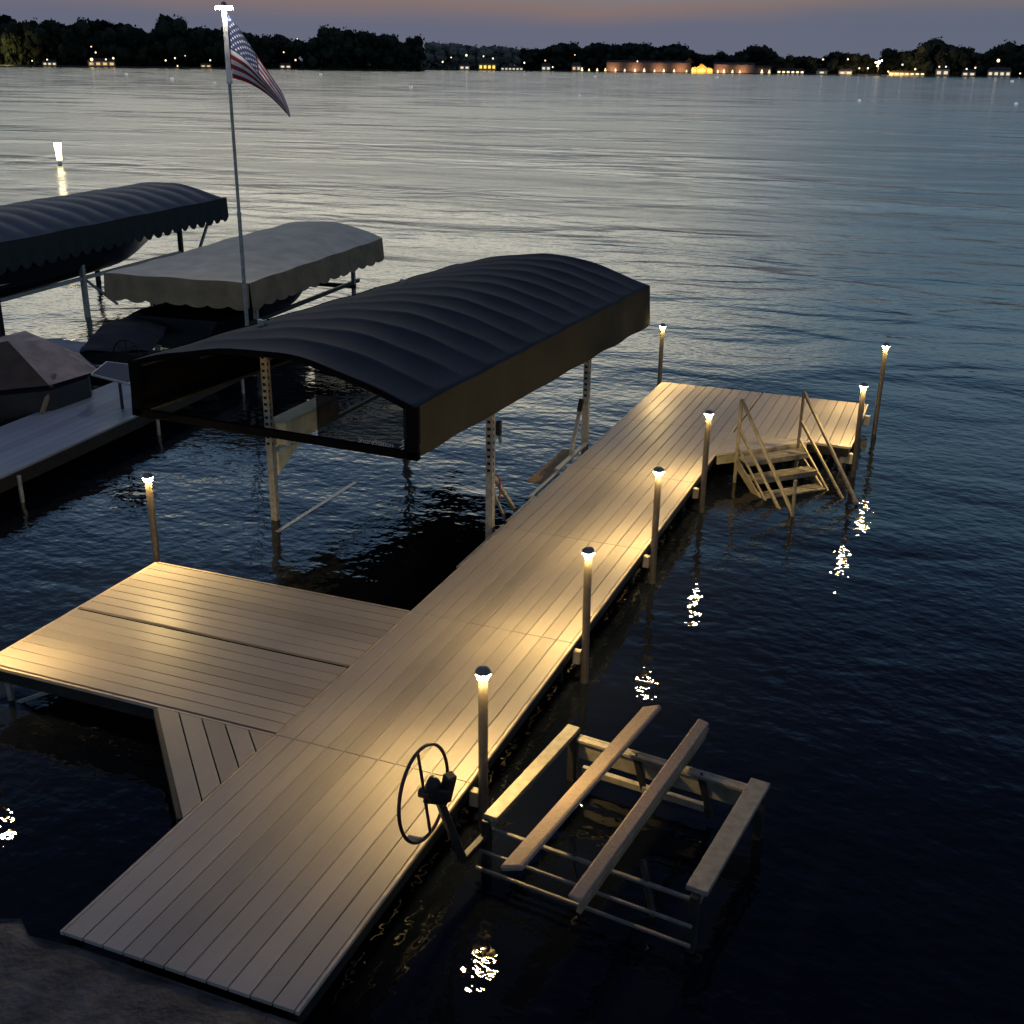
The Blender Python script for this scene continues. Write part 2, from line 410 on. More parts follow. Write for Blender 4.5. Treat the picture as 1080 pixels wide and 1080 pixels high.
wing = thing('end_platform', 'small tan board platform at the right of the far end of the dock', 'dock platform', (2.5, 13.4, 0))
mb = MB(); boards_y(mb, W+.05, 3.41, 12.2, 14.64, 11, HD); mb.build('deck_panel', M['deck_y'], wing, (2.5, 13.4, 0), bevel=.0025)
t = MB(); t.box((W+.04, 12.172, HD-.035), (3.42, 12.196, HD-.003)); t.box((3.414, 12.2, HD-.035), (3.438, 14.64, HD-.003)); t.build('edge_trim', M['deck_trim'], wing, (2.5, 13.4, 0))
t = MB(); t.box((W+.08, 12.2, HD-.17), (3.40, 12.25, HD-.036)); t.box((3.35, 12.26, HD-.17), (3.40, 14.6, HD-.036)); t.box((W+.08, 14.56, HD-.17), (3.34, 14.61, HD-.036))
t.build('platform_frame', M['alu_dark'], wing, (2.5, 13.4, 0))
for (x, y) in ((3.3, 12.35), (3.3, 14.5)):
    t = MB(); t.tube((x, y, -1.4), (x, y, HD-.05), .028); t.box((x, y-.05, .12), (x+.20, y+.05, .26)); t.build('leg', M['galv'], wing, (2.5, 13.4, 0))
tri2 = thing('corner_panel', 'triangular board panel behind the water steps at the far dock corner', 'dock panel', (2, 12, 0))
mb = MB(); clip_boards([(W+.03, 11.03), (2.82, 12.168), (W+.03, 12.168)], (1, .99), 5, mb); mb.build('deck_panel', M['deck_y'], tri2, (2, 12, 0), bevel=.0025)
t = MB(); t.bar((W+.05, 11.06, HD-.09), (2.80, 12.15, HD-.09), .04, .12); t.build('side_rail', M['hoist'], tri2, (2, 12, 0))

# ------------------------------------------------------------------ lamp posts
def make_lamp(label):
    r = thing('lamp_post', label, 'lamp post', group='lamp posts along the dock')
    mb = MB(); mb.tube((0,0,-1.6), (0,0,1.284), .037, n=20)
    mb.build('pole', M['post'], r)
    mb = MB(); mb.lathe([(.036, 1.283), (.040, 1.286), (.045, 1.325), (.043, 1.331)], n=24); ln_ = mb.build('lamp_lens', M['lens'], r)
    mb = MB(); mb.lathe([(.0465, 1.3285), (.0565, 1.3285)], n=24); mb.build('led_ring', M['ring'], ln_)
    mb = MB()
    for k in range(4):
        a = PI/4 + k*PI/2; c, s = math.cos(a), math.sin(a)
        mb.bar((.040*c, .040*s, 1.282), (.046*c, .046*s, 1.331), .014, .006)
    mb.lathe([(0, 1.331), (.056, 1.331), (.059, 1.334), (.059, 1.343), (.054, 1.359), (.039, 1.374), (.020, 1.382), (0, 1.384)], n=24)
    mb.build('lamp_cap', M['cap'], r)
    return r
lamps = [
 (1.79, 2.49, 0, 'lit lamp post beside the dark red wheel, nearest on the walkway'),
 (1.80, 4.93, .2, 'lit lamp post second from the shore along the right of the walkway'),
 (1.80, 7.38, .5, 'lit lamp post third from the shore along the right of the walkway'),
 (1.81, 9.82, .1, 'lit lamp post on the walkway edge just before the water steps'),
 (-.11, 14.80, .3, 'lit lamp post at the far left corner of the walkway, past the navy canopy'),
 (3.52, 12.10, .4, 'lit lamp post at the near right corner of the end platform'),
 (3.60, 14.40, .7, 'lit lamp post at the far right corner of the end platform, rightmost of all'),
 (-3.17, 4.98, .1, 'lit lamp post at the back left corner of the square side platform'),
 (-3.19, 2.36, .5, 'lit lamp post at the front left corner of the side platform, beyond the edge')]
l0 = None
for x, y, a, lb in lamps:
    if l0 is None: l0 = o = make_lamp(lb)
    else: o = copy_tree(l0)
    o['label'] = lb; o.location = (x, y, .02 if y != 14.40 else .12); o.rotation_euler = (R(random.uniform(-.5,.5)), R(random.uniform(-.5,.5)), a)

# ------------------------------------------------------------------ water steps
st = thing('water_steps', 'metal steps with handrails going down into the water at the dock corner', 'steps', (2.3, 11.4, 0))
OFF = (2.3, 11.4, 0)
d = Vector((.69, -.72, 0)).normalized(); q = Vector((.68, .73, 0)).normalized()
Lp = Vector((1.98, 11.17, 0)); Rp = Vector((2.72, 11.93, 0))
for base, nm in ((Lp, 'l'), (Rp, 'r')):
    mb = MB(); run = 1.42
    topz = 1.22
    mb.bar(base + Vector((0,0,-.15)), base + Vector((0,0,topz)), .045, .045)
    mb.bar(base + Vector((0,0,topz)), base + d*run + Vector((0,0,.02)), .042, .042)
    mb.bar(base + Vector((0,0,topz-.42)), base + d*(run*.86) + Vector((0,0,-.10)), .036, .036)
    if nm == 'l': mb.bar(base + d*run + Vector((0,0,-.4)), base + d*run*.98 + Vector((0,0,.50)), .045, .045)
    mb.build('handrail', M['stepm'], st, OFF, bevel=.006)
    mb = MB(); mb.bar(base + Vector((0,0,HD-.12)), base + d*1.32 + Vector((0,0,-.42)), .03, .12)
    mb.build('stringer', M['stepm'], st, OFF, bevel=.004)
    for f_ in (.34, .10):
        mb = MB(); mb.bar(base + d*.02 + Vector((0,0,HD+f_)), base + d*1.22 + Vector((0,0,-.42+f_)), .026, .026)
        mb.build('lower_rail', M['stepm'], st, OFF)
for k in range(5):
    z = HD - .035 - .185*k; s_ = .02 + .245*k
    c0 = Lp + d*s_; c1 = Rp + d*s_; mb = MB()
    for (a, b_) in ((0, .075), (.085, .16), (.17, .235)):
        mb.add([c0+d*a+Vector((0,0,z)), c0+d*b_+Vector((0,0,z)), c1+d*b_+Vector((0,0,z)), c1+d*a+Vector((0,0,z)),
                c0+d*a+Vector((0,0,z-.03)), c0+d*b_+Vector((0,0,z-.03)), c1+d*b_+Vector((0,0,z-.03)), c1+d*a+Vector((0,0,z-.03))],
               [(0,1,2,3),(4,7,6,5),(0,4,5,1),(1,5,6,2),(2,6,7,3),(3,7,4,0)])
    mb.bar(c0+d*.235+Vector((0,0,z-.035)), c1+d*.235+Vector((0,0,z-.035)), .02, .07)
    mb.build('tread', M['stepm'], st, OFF)

# ------------------------------------------------------------------ small craft hoist with the wheel
HR = R(-6.8)
hz = thing('craft_hoist', 'empty aluminium watercraft hoist with two bare bunks beside the dock', 'boat lift', (2.9, 2.6, 0), HR)
Minv = (Matrix.Translation((2.9, 2.6, 0)) @ Matrix.Rotation(HR, 4, 'Z')).inverted()
def loc(p): return Minv @ Vector(p)
def hobj(nm, fn, m_, bevel=.004, parent=None):
    mb = MB(); fn(mb); return mb.build(nm, m_, parent or hz, bevel=bevel)
A = [loc((2.19, 3.32, .5)), loc((2.05, 1.98, .5))]; B = [loc((3.77, 3.15, .5)), loc((3.56, 1.86, .5))]
xl, xr = (A[0].x+A[1].x)/2, (B[0].x+B[1].x)/2
y1_ = .70; y0_ = -.68
hobj('side_beam', lambda mb: (mb.box((xl-.055, y0_, .46), (xl+.055, y1_, .50)), mb.box((xl-.02, y0_, .40), (xl+.02, y1_, .459))), M['hoist'])
hobj('side_beam', lambda mb: (mb.box((xr-.075, y0_, .45), (xr+.075, y1_+.02, .49)), mb.box((xr-.03, y0_, .37), (xr+.03, y1_, .449))), M['hoist'])
hobj('far_beam', lambda mb: (mb.box((xl+.06, y1_-.03, .23), (xr-.02, y1_+.0, .44)), mb.box((xl+.06, y1_-.09, .41), (xr-.02, y1_-.032, .44))), M['hoist'])
hobj('far_beam', lambda mb: mb.box((xl+.10, y1_-.05, .10), (xr-.40, y1_-.0, .16)), M['hoist'])
for zz, yy, hw in ((.34, y0_+.06, .016), (.26, y0_-.10, .011), (.10, y0_-.10, .012)):
    hobj('near_beam', lambda mb: mb.box((xl-.06, yy-hw, zz-.012), (xr+.02, yy+hw, zz+.012)), M['tubem'])
for (x, y) in ((xl, y1_-.02), (xl-.03, y0_+.0), (xr+.03, y1_-.02), (xr, y0_-.02)):
    hobj('leg', lambda mb: (mb.box((x-.03, y-.03, -1.2), (x+.03, y+.03, .448 if x > 0 else .458))), M['alu_dark'])
for xx in (-.22, .32):                                     # slanted arms that carry the bunks
    hobj('swing_arm', lambda mb: mb.bar((xx, y1_-.06, .44), (xx+.10, y1_-.02, .05), .035, .05), M['alu_dark'])
    hobj('swing_arm', lambda mb: mb.bar((xx+.02, y0_+.12, .47), (xx+.16, y0_+.02, .12), .035, .05), M['alu_dark'])
def bunk(p0, p1, w_, tilt, t_):
    a = loc(p0); b_ = loc(p1)
    dv = (b_-a).normalized(); u = Vector((math.sin(tilt), 0, math.cos(tilt)))
    def f(mb): mb.bar(a, b_, w_, t_, up=u)
    return f
hobj('bunk', bunk((2.44, 1.42, .60), (2.76, 3.74, .60), .175, -.42, .045), M['carpet'], .012)
hobj('bunk', bunk((2.92, 1.30, .60), (3.20, 3.69, .60), .095, .22, .035), M['carpet'], .010)
hobj('bunk_batten', bunk((2.95, 1.33, .525), (3.225, 3.66, .525), .035, .22, .11), M['wood'], .004)
# winch post with its wheel (pushed together with the hoist)
wc = Vector((1.785, 1.49, .965))
def arm(mb):
    mb.bar(loc((1.97, 1.70, .33)), Vector((xl-.03, y0_-.03, .33)), .05, .05); mb.bar(loc((1.97, 1.71, .31)), loc(wc + Vector((.085, .05, -.06))), .055, .05)
hobj('winch_arm', arm, M['alu_dark'])
def wbody(mb):
    c = loc(wc + Vector((.06, .02, .0)))
    mb.lathe([(0, -.06), (.045, -.06), (.05, -.045), (.05, .07), (.042, .10), (.026, .125), (0, .13)], c=c, n=16)
    mb.bar(loc(wc + Vector((.0, .0, .0))), loc(wc + Vector((.15, .06, -.02))), .08, .12)
    mb.bar(loc(wc + Vector((.10, .10, -.10))), loc(wc + Vector((.16, .07, .14))), .08, .07)
hobj('winch', wbody, M['winch'], .01)
Rw = .325
nrm_ = Vector((math.cos(-.06)*math.cos(.09), math.sin(-.06), math.sin(.09))).normalized()
a_ = Vector((0,0,1)).cross(nrm_).normalized(); b2_ = nrm_.cross(a_)
def wrim(mb):
    mb.path([loc(wc + a_*Rw*math.cos(t) + b2_*Rw*math.sin(t)) for t in [2*PI*k/56 for k in range(56)]], .0125, closed=True)
def wspk(mb):
    for t in (PI/2+.07,):
        p = a_*Rw*math.cos(t) + b2_*Rw*math.sin(t); mb.tube(loc(wc - p), loc(wc + p), .011)
    mb.tube(loc(wc - nrm_*.03), loc(wc + nrm_*.05), .035)
wh = hobj('wheel', wrim, M['wheel'], 0); hobj('spoke', wspk, M['wheel'], 0, wh)
def wk(mb):
    p = wc - b2_*Rw*.93 + a_*(-.10); mb.tube(loc(p), loc(p - nrm_*.09), .02, .024, 10)
hobj('knob', wk, M['bracket'], 0, wh)

# ------------------------------------------------------------------ canopy builder
def skirt_edge(P0, P1, n): return [P0.lerp(P1, k/n) for k in range(n+1)]

# --- big navy canopy boat lift
bl = thing('boat_lift', 'navy arched canopy boat lift alongside the walkway, largest canopy', 'boat lift', (-1.9, 9.5, 0))
OF = (-1.9, 9.5, 0)
X0, X1, Y0, Y1 = -3.60, -.19, 5.42, 14.05
prof = [(0, 2.46), (.10, 2.575), (.24, 2.66), (.38, 2.725), (.51, 2.745), (.62, 2.725), (.70, 2.665), (.80, 2.575), (.87, 2.50), (.95, 2.41), (1, 2.335)]
def pz(u):
    for (a, za), (b_, zb) in zip(prof, prof[1:]):
        if u <= b_+1e-9:
            t = (u-a)/(b_-a); return za + (zb-za)*t
    return prof[-1][1]
def pzs(u): return sum(pz(min(1, max(0, u+k*.03))) for k in (-2, -1, 0, 1, 2))/5
NR = 13
def top1(u, v):
    y = Y0 + (Y1-Y0)*v
    z = pzs(u) - .20*v
    ph = v*NR
    z += .042*(abs(math.sin(PI*ph))**.7 - .5)*(math.sin(PI*u)**.5 if 0 < u < 1 else 0)*(-1)
    z += .006*math.sin(u*23+v*41)
    return Vector((X0 + (X1-X0)*u, y, z))
mb = MB(); mb.grid(top1, 40, 156)
cov = mb.build('canopy_cover', M['navy'], bl, OF)
sm_ = cov.modifiers.new('thick', 'SOLIDIFY'); sm_.thickness = .01; sm_.offset = -1
def skR(u, v): # right skirt, u along
    p = top1(1, u); dz = .50 + .16*u
    return Vector((p.x + .012 + .012*math.sin(u*34)*v + .03*v, p.y, p.z + .006 - dz*v))
mb = MB(); mb.grid(skR, 80, 8); s1 = mb.build('side_skirt', M['navyskirt'], cov, OF)
def skL(u, v):
    p = top1(0, u); return Vector((p.x - .02 - .04*v, p.y, p.z + .006 - (.62+.02*u)*v))
mb = MB(); mb.grid(skL, 80, 8); mb.build('side_skirt', M['black'], cov, OF)
def skB(u, v):
    p = top1(u, 1); return Vector((p.x, p.y + .006, p.z - .004 - v*.30))
mb = MB(); mb.grid(skB, 30, 4); mb.build('end_skirt', M['black'], cov, OF)
# front frame and see-through curtain
zb0, zb1 = 1.885, 1.825
mb = MB()
mb.bar((X0-.03, Y0+.0, zb0+.03), (X1+.02, Y0, zb1+.03), .05, .085)
mb.bar((X1-.03, Y0, zb1), (X1-.03, Y0, 2.36), .13, .05, up=(0,1,0)); mb.bar((X0+.03, Y0, zb0), (X0+.03, Y0, 2.46), .10, .05, up=(0,1,0))
mb.path([top1(k/24, 0) + Vector((0, .0, -.035)) for k in range(25)], .032, n=8)
mb.build('front_frame', M['black'], bl, OF)
mb = MB()
def curt(u, v):
    u = .67 + .33*u
    x = X0+.03 + (X1-X0-.06)*u; zt = top1(.01+.98*u, 0).z-.04; zb = zb0+(zb1-zb0)*u+.05
    return Vector((x, Y0+.02+.01*math.sin(9*u), zb+(zt-zb)*v))
mb.grid(curt, 30, 4); cur = mb.build('front_curtain', M['curtain'], bl, OF)
fc = bpy.data.curves.new('lettering', 'FONT'); fc.body = 'ShoreStation'; fc.size = .082; fc.extrude = .001; fc.align_x = 'LEFT'; fc.space_character = .95
M['letter'] = mat('grey_white_letters', (.30, .32, .34), .6)
fto = bpy.data.objects.new('text_source', fc); COL.objects.link(fto); bpy.context.view_layer.update()
fme = bpy.data.meshes.new_from_object(fto.evaluated_get(bpy.context.evaluated_depsgraph_get())); bpy.data.objects.remove(fto); fme.materials.clear(); fme.materials.append(M['letter'])
fo = bpy.data.objects.new('lettering', fme); COL.objects.link(fo); fo.parent = cur
fo.location = Vector((-.84, Y0-.012, 1.925)) - Vector(OF); fo.rotation_euler = (R(90), 0, 0)
fo.location.z += 0; fo.rotation_euler = (R(90), R(1.2), 0)
mb = MB()
for (x, z, r_) in ((-.335, 1.985, .018), (-.345, 1.93, .026)):
    mb.bar((x-r_, Y0-.012, z), (x+r_, Y0-.012, z+.03), .006, .014); mb.bar((x+r_, Y0-.012, z), (x-r_*.2, Y0-.012, z-.02), .006, .012)
mb.build('emblem', M['letter'], cur, OF)
# bows and long rails under the fabric
mb = MB()
for k in range(NR+1):
    v = k/NR; mb.path([top1(j/16, v) + Vector((0, 0, -.05)) for j in range(17)], .012, n=6)
for u in (.02, .25, .5, .75, .98):
    mb.bar(top1(u, .01)-Vector((0,0,.075)), top1(u, .99)-Vector((0,0,.075)), .03, .03)
mb.bar((X0, Y0+.1, 1.88), (X0+.06, Y1-.1, 1.66), .035, .035)
mb.build('canopy_frame', M['alu_dark'], bl, OF)
def lpost(x, y, ztop):
    mb = MB()
    mb.box((x-.045, y-.02, -1.4), (x+.045, y+.02, ztop)); mb.box((x-.045, y+.021, -1.4), (x-.030, y+.06, ztop)); mb.box((x+.030, y+.021, -1.4), (x+.045, y+.06, ztop))
    o = mb.build('leg', M['galv'], bl, OF, bevel=.004)
    h = MB(); z = 1.02
    while z < ztop-.1:
        h.box((x-.026, y-.0235, z), (x+.016, y-.0205, z+.035)); h.box((x+.0455, y-.01, z), (x+.048, y+.012, z+.035)); z += .085
    h.build('punched_hole', M['gap'], o, OF)['kind'] = 'stuff'
    return o
lpost(-.27, 7.50, 2.25); lpost(-.27, 11.12, 2.15); lpost(-3.2, 7.33, 2.6); lpost(-3.2, 11.1, 2.5)
def part(nm, m_, fn, bevel=.004):
    mb = MB(); fn(mb); return mb.build(nm, m_, bl, OF, bevel)
part('base_rail', M['alu'], lambda mb: (mb.box((-.075, 6.1, .375), (-.04, 7.44, .40)), mb.box((-.085, 7.56, .375), (-.045, 8.5, .40)), mb.box((-.17, 8.5, .34), (-.12, 9.6, .37)), mb.box((-.20, 9.6, .36), (-.14, 10.9, .40))))
part('base_plank', M['wood'], lambda mb: mb.box((-.48, 9.3, .26), (-.23, 10.8, .29)))
part('brace', M['galv'], lambda mb: mb.bar((-.22, 10.3, .28), (-.30, 10.98, .92), .05, .05))
part('brace', M['galv'], lambda mb: mb.bar((-.20, 8.25, .22), (-.27, 7.62, .92), .05, .04))
part('brace', M['galv'], lambda mb: mb.bar((-.26, 8.0, .22), (-.30, 7.62, .78), .03, .03))
part('brace_cap', M['rubber'], lambda mb: mb.bar((-.288, 10.88, .85), (-.305, 11.02, .99), .065, .065))
part('winch_cap', M['rubber'], lambda mb: mb.bar((-.20, 7.6, 1.45), (-.20, 7.6, 1.62), .06, .06))
part('pulley', M['alu'], lambda mb: mb.bar((-.20, 7.66, 1.34), (-.20, 7.62, 1.48), .035, .03))
part('red_line', M['red_rag'], lambda mb: (mb.tube((-.21, 7.68, .62), (-.23, 7.72, .86), .010), mb.tube((-.23, 7.72, .86), (-.25, 7.64, .93), .010)), 0)
part('side_beam', M['alu'], lambda mb: mb.box((-3.22, 7.37, .91), (-3.17, 10.9, .96)))
part('side_box', M['boxtan'], lambda mb: (mb.box((-3.30, 7.42, 1.0), (-3.00, 8.72, 1.30)), mb.add([(-3.165, 7.40, .90), (-3.165, 8.0, .90), (-3.165, 7.40, .60), (-3.135, 7.40, .90), (-3.135, 8.0, .90), (-3.135, 7.40, .60)], [(0,2,1), (3,4,5), (0,1,4,3), (1,2,5,4), (2,0,3,5)])), .012)
part('cradle_beam', M['alu'], lambda mb: (mb.box((-2.98, 7.0, -.05), (-2.92, 9.0, .006))), 0)

# --- generic neighbour canopy in local coordinates (x across 0..w, y along 0..l, z of the eaves)
def canopy(root, w_, l_, ze, rise, skirt_h, mt, ms, ribs=0, hipF=.35, hipB=.02, scal=.10, nscal=7, inner=None):
    def T(u, v):
        rF = min(1, v/hipF) if hipF > 0 else 1; rB = min(1, (1-v)/hipB) if hipB > 0 else 1
        r_ = min(rF, rB); r_ = r_*r_*(3-2*r_) if r_ < 1 else 1
        z = ze + rise*(1-abs(2*u-1)**2.2)*r_
        if ribs: z += .030*(abs(math.sin(PI*v*ribs)))*(1 if 0.02 < u < .98 else 0)
        return Vector((w_*u, l_*v, z + .008*math.sin(u*17+v*29)))
    mb = MB(); mb.grid(T, 28, 120 if ribs else 60); cov = mb.build('canopy_cover', mt, root)
    sides = []
    def edge(t, which):
        return T(t, 0) if which == 0 else T(1, t) if which == 1 else T(1-t, 1) if which == 2 else T(0, 1-t)
    for k in range(4):
        ln = w_ if k % 2 == 0 else l_; ns = max(2, round(nscal*ln/3.3))
        nn = [Vector((0,-1,0)), Vector((1,0,0)), Vector((0,1,0)), Vector((-1,0,0))][k]
        def Sk(u, v):
            p = edge(u, k); sc = scal*abs(math.sin(PI*u*ns))**.55
            return p + nn*(.012+.03*v+.012*math.sin(u*ns*5)*v) + Vector((0, 0, .004 - v*(skirt_h - scal + sc)))
        mb = MB(); mb.grid(Sk, 100 if k % 2 else 60, 5); mb.build('skirt', ms, cov)
    return T
tc_ = thing('canopy_lift', 'tan canvas canopy boat lift with scalloped skirt behind the navy one', 'boat lift', (-10.78, 13.37, 0), R(5))
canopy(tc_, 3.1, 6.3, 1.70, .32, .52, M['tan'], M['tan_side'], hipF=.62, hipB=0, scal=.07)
for x, y in ((.4, .9), (2.7, .9), (.4, 5.5), (2.7, 5.5)):
    mb = MB(); mb.box((x-.04, y-.04, -1.2), (x+.04, y+.04, 1.72)); mb.build('leg', M['galv'], tc_)
mb = MB(); mb.box((.37, .6, .75), (.43, 5.8, .83)); mb.box((2.67, .6, .75), (2.73, 5.8, .83)); mb.box((.3, 5.46, .65), (2.75, 5.54, .745)); mb.box((.3, .86, .35), (2.75, .94, .43)); mb.build('lift_frame', M['alu_dark'], tc_)
whl = MB(); 
wcc = Vector((1.55, -1.75, .62))
whl.path([wcc + Vector((.27*math.cos(t), 0, .27*math.sin(t))) for t in [2*PI*k/30 for k in range(30)]], .014, n=6, closed=True)
for k in range(4):
    t = k*PI/4; whl.tube(wcc - Vector((.27*math.cos(t), 0, .27*math.sin(t))), wcc + Vector((.27*math.cos(t), 0, .27*math.sin(t))), .010, n=6)
whl.box((wcc.x+.28, -1.78, 0), (wcc.x+.34, -1.72, .62)); whl.tube(wcc, wcc+Vector((.3, .02, 0)), .03)
whl.build('lift_wheel', M['winch'], tc_)

dc = thing('canopy_lift', 'black corrugated-top canopy boat lift with scalloped skirt at the left edge', 'boat lift', (-12.3, 12.2, 0), R(11.5))
# origin sits so that the near long side is local x = 3.3
dc.location = (-16.6, 12.0, 0); dc.rotation_euler[2] = R(6)
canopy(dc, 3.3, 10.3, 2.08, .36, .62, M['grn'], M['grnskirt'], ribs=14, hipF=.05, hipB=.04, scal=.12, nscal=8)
for x, y in ((.4, 1.2), (3.0, 4.1), (.4, 8.3), (3.0, 8.3), (3.0, 1.2)):
    mb = MB(); mb.box((x-.05, y-.05, -1.2), (x+.05, y+.05, 2.1)); mb.build('leg', M['alu'] if (x, y) == (3.0, 4.1) else M['alu_dark'], dc)
mb = MB(); mb.bar((3.0, 9.0, .6), (3.05, 9.9, 1.75), .06, .06); mb.bar((3.0, 4.1, .9), (3.2, 5.0, .15), .05, .05); mb.box((2.97, 1.2, .85), (3.03, 8.3, .93)); mb.box((2.97, .2, 1.18), (3.03, 3.4, 1.22)); mb.build('lift_frame', M['alu'], dc)

# --- boats
def hull_mesh(Lb, Wb, Hb, sheer=.15):
    def P(u, v):   # u across -1..1, v along
        wv = Wb/2*(1 - max(0, (v-.55)/.45)**2.2)*(.92+.08*min(1, v*6))
        a = (u-.5)*2; x = wv*(abs(a)**.55)*(1 if a > 0 else -1)
        z = Hb*(abs(a)**1.6) + sheer*v*v - (0 if abs(a) > .9 else .0) + (.25*max(0, v-.75)/.25)*(1-abs(a))
        return Vector((x, Lb*v, z))
    return P
def boat(name, label, loc_, rz, Lb, Wb, Hb, mh, mc, crown=.5, z0=.35):
    r = thing(name, label, 'boat', (loc_[0], loc_[1], z0), rz)
    P = hull_mesh(Lb, Wb, Hb); mb = MB(); mb.grid(P, 20, 26); mb.build('hull', mh, r)
    def Cc(u, v):
        e0 = P(0, v); e1 = P(1, v); p = e0.lerp(e1, u)
        c_ = math.sin(PI*u)**.8 if 0 < u < 1 else 0
        return p + Vector((0, 0, .01 + c_*crown*(.35+.65*math.exp(-((v-.42)/.22)**2))*(1 if v > .02 else .3) + .02*math.sin(v*20+u*9)))
    mb = MB(); mb.grid(Cc, 20, 30); mb.build('boat_cover', mc, r)
    mb = MB(); mb.add([P(k/20, 0) for k in range(21)], [tuple(range(21))]); mb.build('transom', mh, r)
    return r
boat('covered_boat', 'dark covered boat hanging under the black corrugated canopy', (-14.6, 13.2), R(6), 7.2, 2.3, .75, M['hull'], M['grnskirt'], .5, .75)
boat('covered_boat', 'dark covered boat low under the tan canopy', (-9.6, 13.8), R(5), 5.4, 2.1, .6, M['hull'], M['black'], .35, .25)
nb = boat('covered_boat', 'low boat with a navy blue cover in front of the tan canopy', (-9.35, 11.75), R(28), 2.8, 1.3, .28, M['hull'], M['navy'], .16, .36)

# tarp-covered boat
tb = thing('tarped_boat', 'boat under a pinkish brown peaked tarp beside the grey dock', 'boat', (-9.6, 9.4, 0))
TO = (-9.6, 9.4, 0)
A_, B_, C_ = Vector((-9.0, 8.05, .84)), Vector((-8.22, 8.95, .84)), Vector((-8.15, 9.98, .84))
R1, R2 = Vector((-9.28, 9.3, 1.36)), Vector((-8.98, 9.75, 1.30))
R0 = Vector((-10.6, 8.2, 1.08)); A0 = Vector((-10.4, 6.9, .86)); C2 = Vector((-9.3, 10.8, .84)); R3 = Vector((-10.2, 10.6, 1.18))
rt_ = random.Random(5)
def patchq(mb, a, b_, c, d_, n=10, sag=.05, mi=0):
    nm_ = (b_-a).cross(d_-a).normalized()
    def P(u, v):
        p = a.lerp(b_, u).lerp(d_.lerp(c, u), v)
        e = math.sin(PI*u)*math.sin(PI*v)
        return p - nm_*(sag*e) + nm_*((.03*math.sin(u*14+v*5)+.02*math.sin(v*19-u*8))*e)
    mb.grid(P, n, n, mi)
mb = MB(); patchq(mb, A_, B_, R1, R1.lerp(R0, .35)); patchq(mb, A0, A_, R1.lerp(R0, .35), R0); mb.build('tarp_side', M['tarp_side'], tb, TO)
mb = MB(); patchq(mb, B_, C_, R2, R1, 14, .07); patchq(mb, C_, C2, R3, R2); 
bk = [Vector((-11.2, 9.2, .86)), Vector((-11.0, 11.0, .86))]
patchq(mb, R0, R1, R2, R3); patchq(mb, bk[1], bk[0], R0, R3); mb.build('tarp_top', M['tarp'], tb, TO)
mb = MB(); mb.prism([(-10.9, 7.1), (-9.0, 8.2), (-8.25, 9.0), (-8.25, 9.9), (-9.5, 10.6), (-10.9, 10.9)], .25, .80); mb.build('hull', M['hull'], tb, TO, bevel=.06)
mb = MB(); mb.bar((-8.33, 9.20, .95), (-8.28, 8.78, HD+.002), .055, .05); mb.build('wooden_prop', M['wood'], tb, TO)

# grey neighbour dock
nd = thing('neighbour_dock', 'narrow grey board dock at the left, dimly lit', 'dock', (-7.5, 5, 0))
NO = (-7.5, 5, 0)
mb = MB(); 
def shx(y): return -.075*(y-6.3)
for k in range(9):
    x = -8.23 + k*.172
    mb.add([(x+shx(-1), -1, HD), (x+.166+shx(-1), -1, HD), (x+.166+shx(12.6), 12.6, HD), (x+shx(12.6), 12.6, HD),
            (x+shx(-1), -1, HD-.03), (x+.166+shx(-1), -1, HD-.03), (x+.166+shx(12.6), 12.6, HD-.03), (x+shx(12.6), 12.6, HD-.03)],
           [(0,1,2,3),(4,7,6,5),(0,4,5,1),(1,5,6,2),(2,6,7,3),(3,7,4,0)])
mb.build('deck_panel', M['grey_deck'], nd, NO)
mb = MB(); mb.bar((-6.70+shx(-1), -1, HD-.12), (-6.70+shx(12.6), 12.6, HD-.12), .05, .17); mb.bar((-8.2+shx(-1), -1, HD-.12), (-8.2+shx(12.6), 12.6, HD-.12), .05, .17); mb.build('side_rail', M['alu_dark'], nd, NO)
for y in (3.2, 6.55, 9.7, 12.3):
    for x in (-6.60, -8.15):
        mb = MB(); mb.tube((x+shx(y), y, -1.3), (x+shx(y), y, HD-.05), .03, n=10); mb.build('leg', M['alu'], nd, NO)
fd = thing('finger_dock', 'short grey dock finger between the tarp and the tan canopy', 'dock', (-10, 12, 0))
mb = MB()
for k in range(8): 
    x0 = -11.9
    mb.box((x0, 11.55+k*.172, HD-.03), (-8.62, 11.55+k*.172+.166, HD-.002))
mb.build('deck_panel', M['grey_deck'], fd, (-10, 12, 0))
for x in (-11.7, -8.8):
    mb = MB(); mb.tube((x, 11.62, -1.3), (x, 11.62, HD-.035), .03, n=10); mb.build('leg', M['alu_dark'], fd, (-10, 12, 0))

# solar panel on its stalk
spn = thing('solar_panel', 'small blue solar panel on a stalk at the grey dock', 'solar panel', (-7.35, 9.5, HD))
SO = (-7.35, 9.5, HD)
q4 = [Vector((-7.69, 9.28, 1.0)), Vector((-6.80, 9.08, .99)), Vector((-7.08, 9.86, 1.05)), Vector((-7.87, 9.86, 1.05))]
cq = sum(q4, Vector())/4
mb = MB(); mb.add(q4 + [p - Vector((0,0,.03)) for p in q4], [(0,1,2,3),(4,7,6,5),(0,4,5,1),(1,5,6,2),(2,6,7,3),(3,7,4,0)]); mb.build('frame', M['alu'], spn, SO)
i4 = [p.lerp(cq, .07) + Vector((0,0,.003)) for p in q4]
mb = MB(); mb.add(i4, [(0,1,2,3)]); mb.build('cells', M['solar'], spn, SO)
mb = MB(); mb.tube((cq.x, cq.y, HD), (cq.x, cq.y, .99), .025); mb.build('stalk', M['alu_dark'], spn, SO)

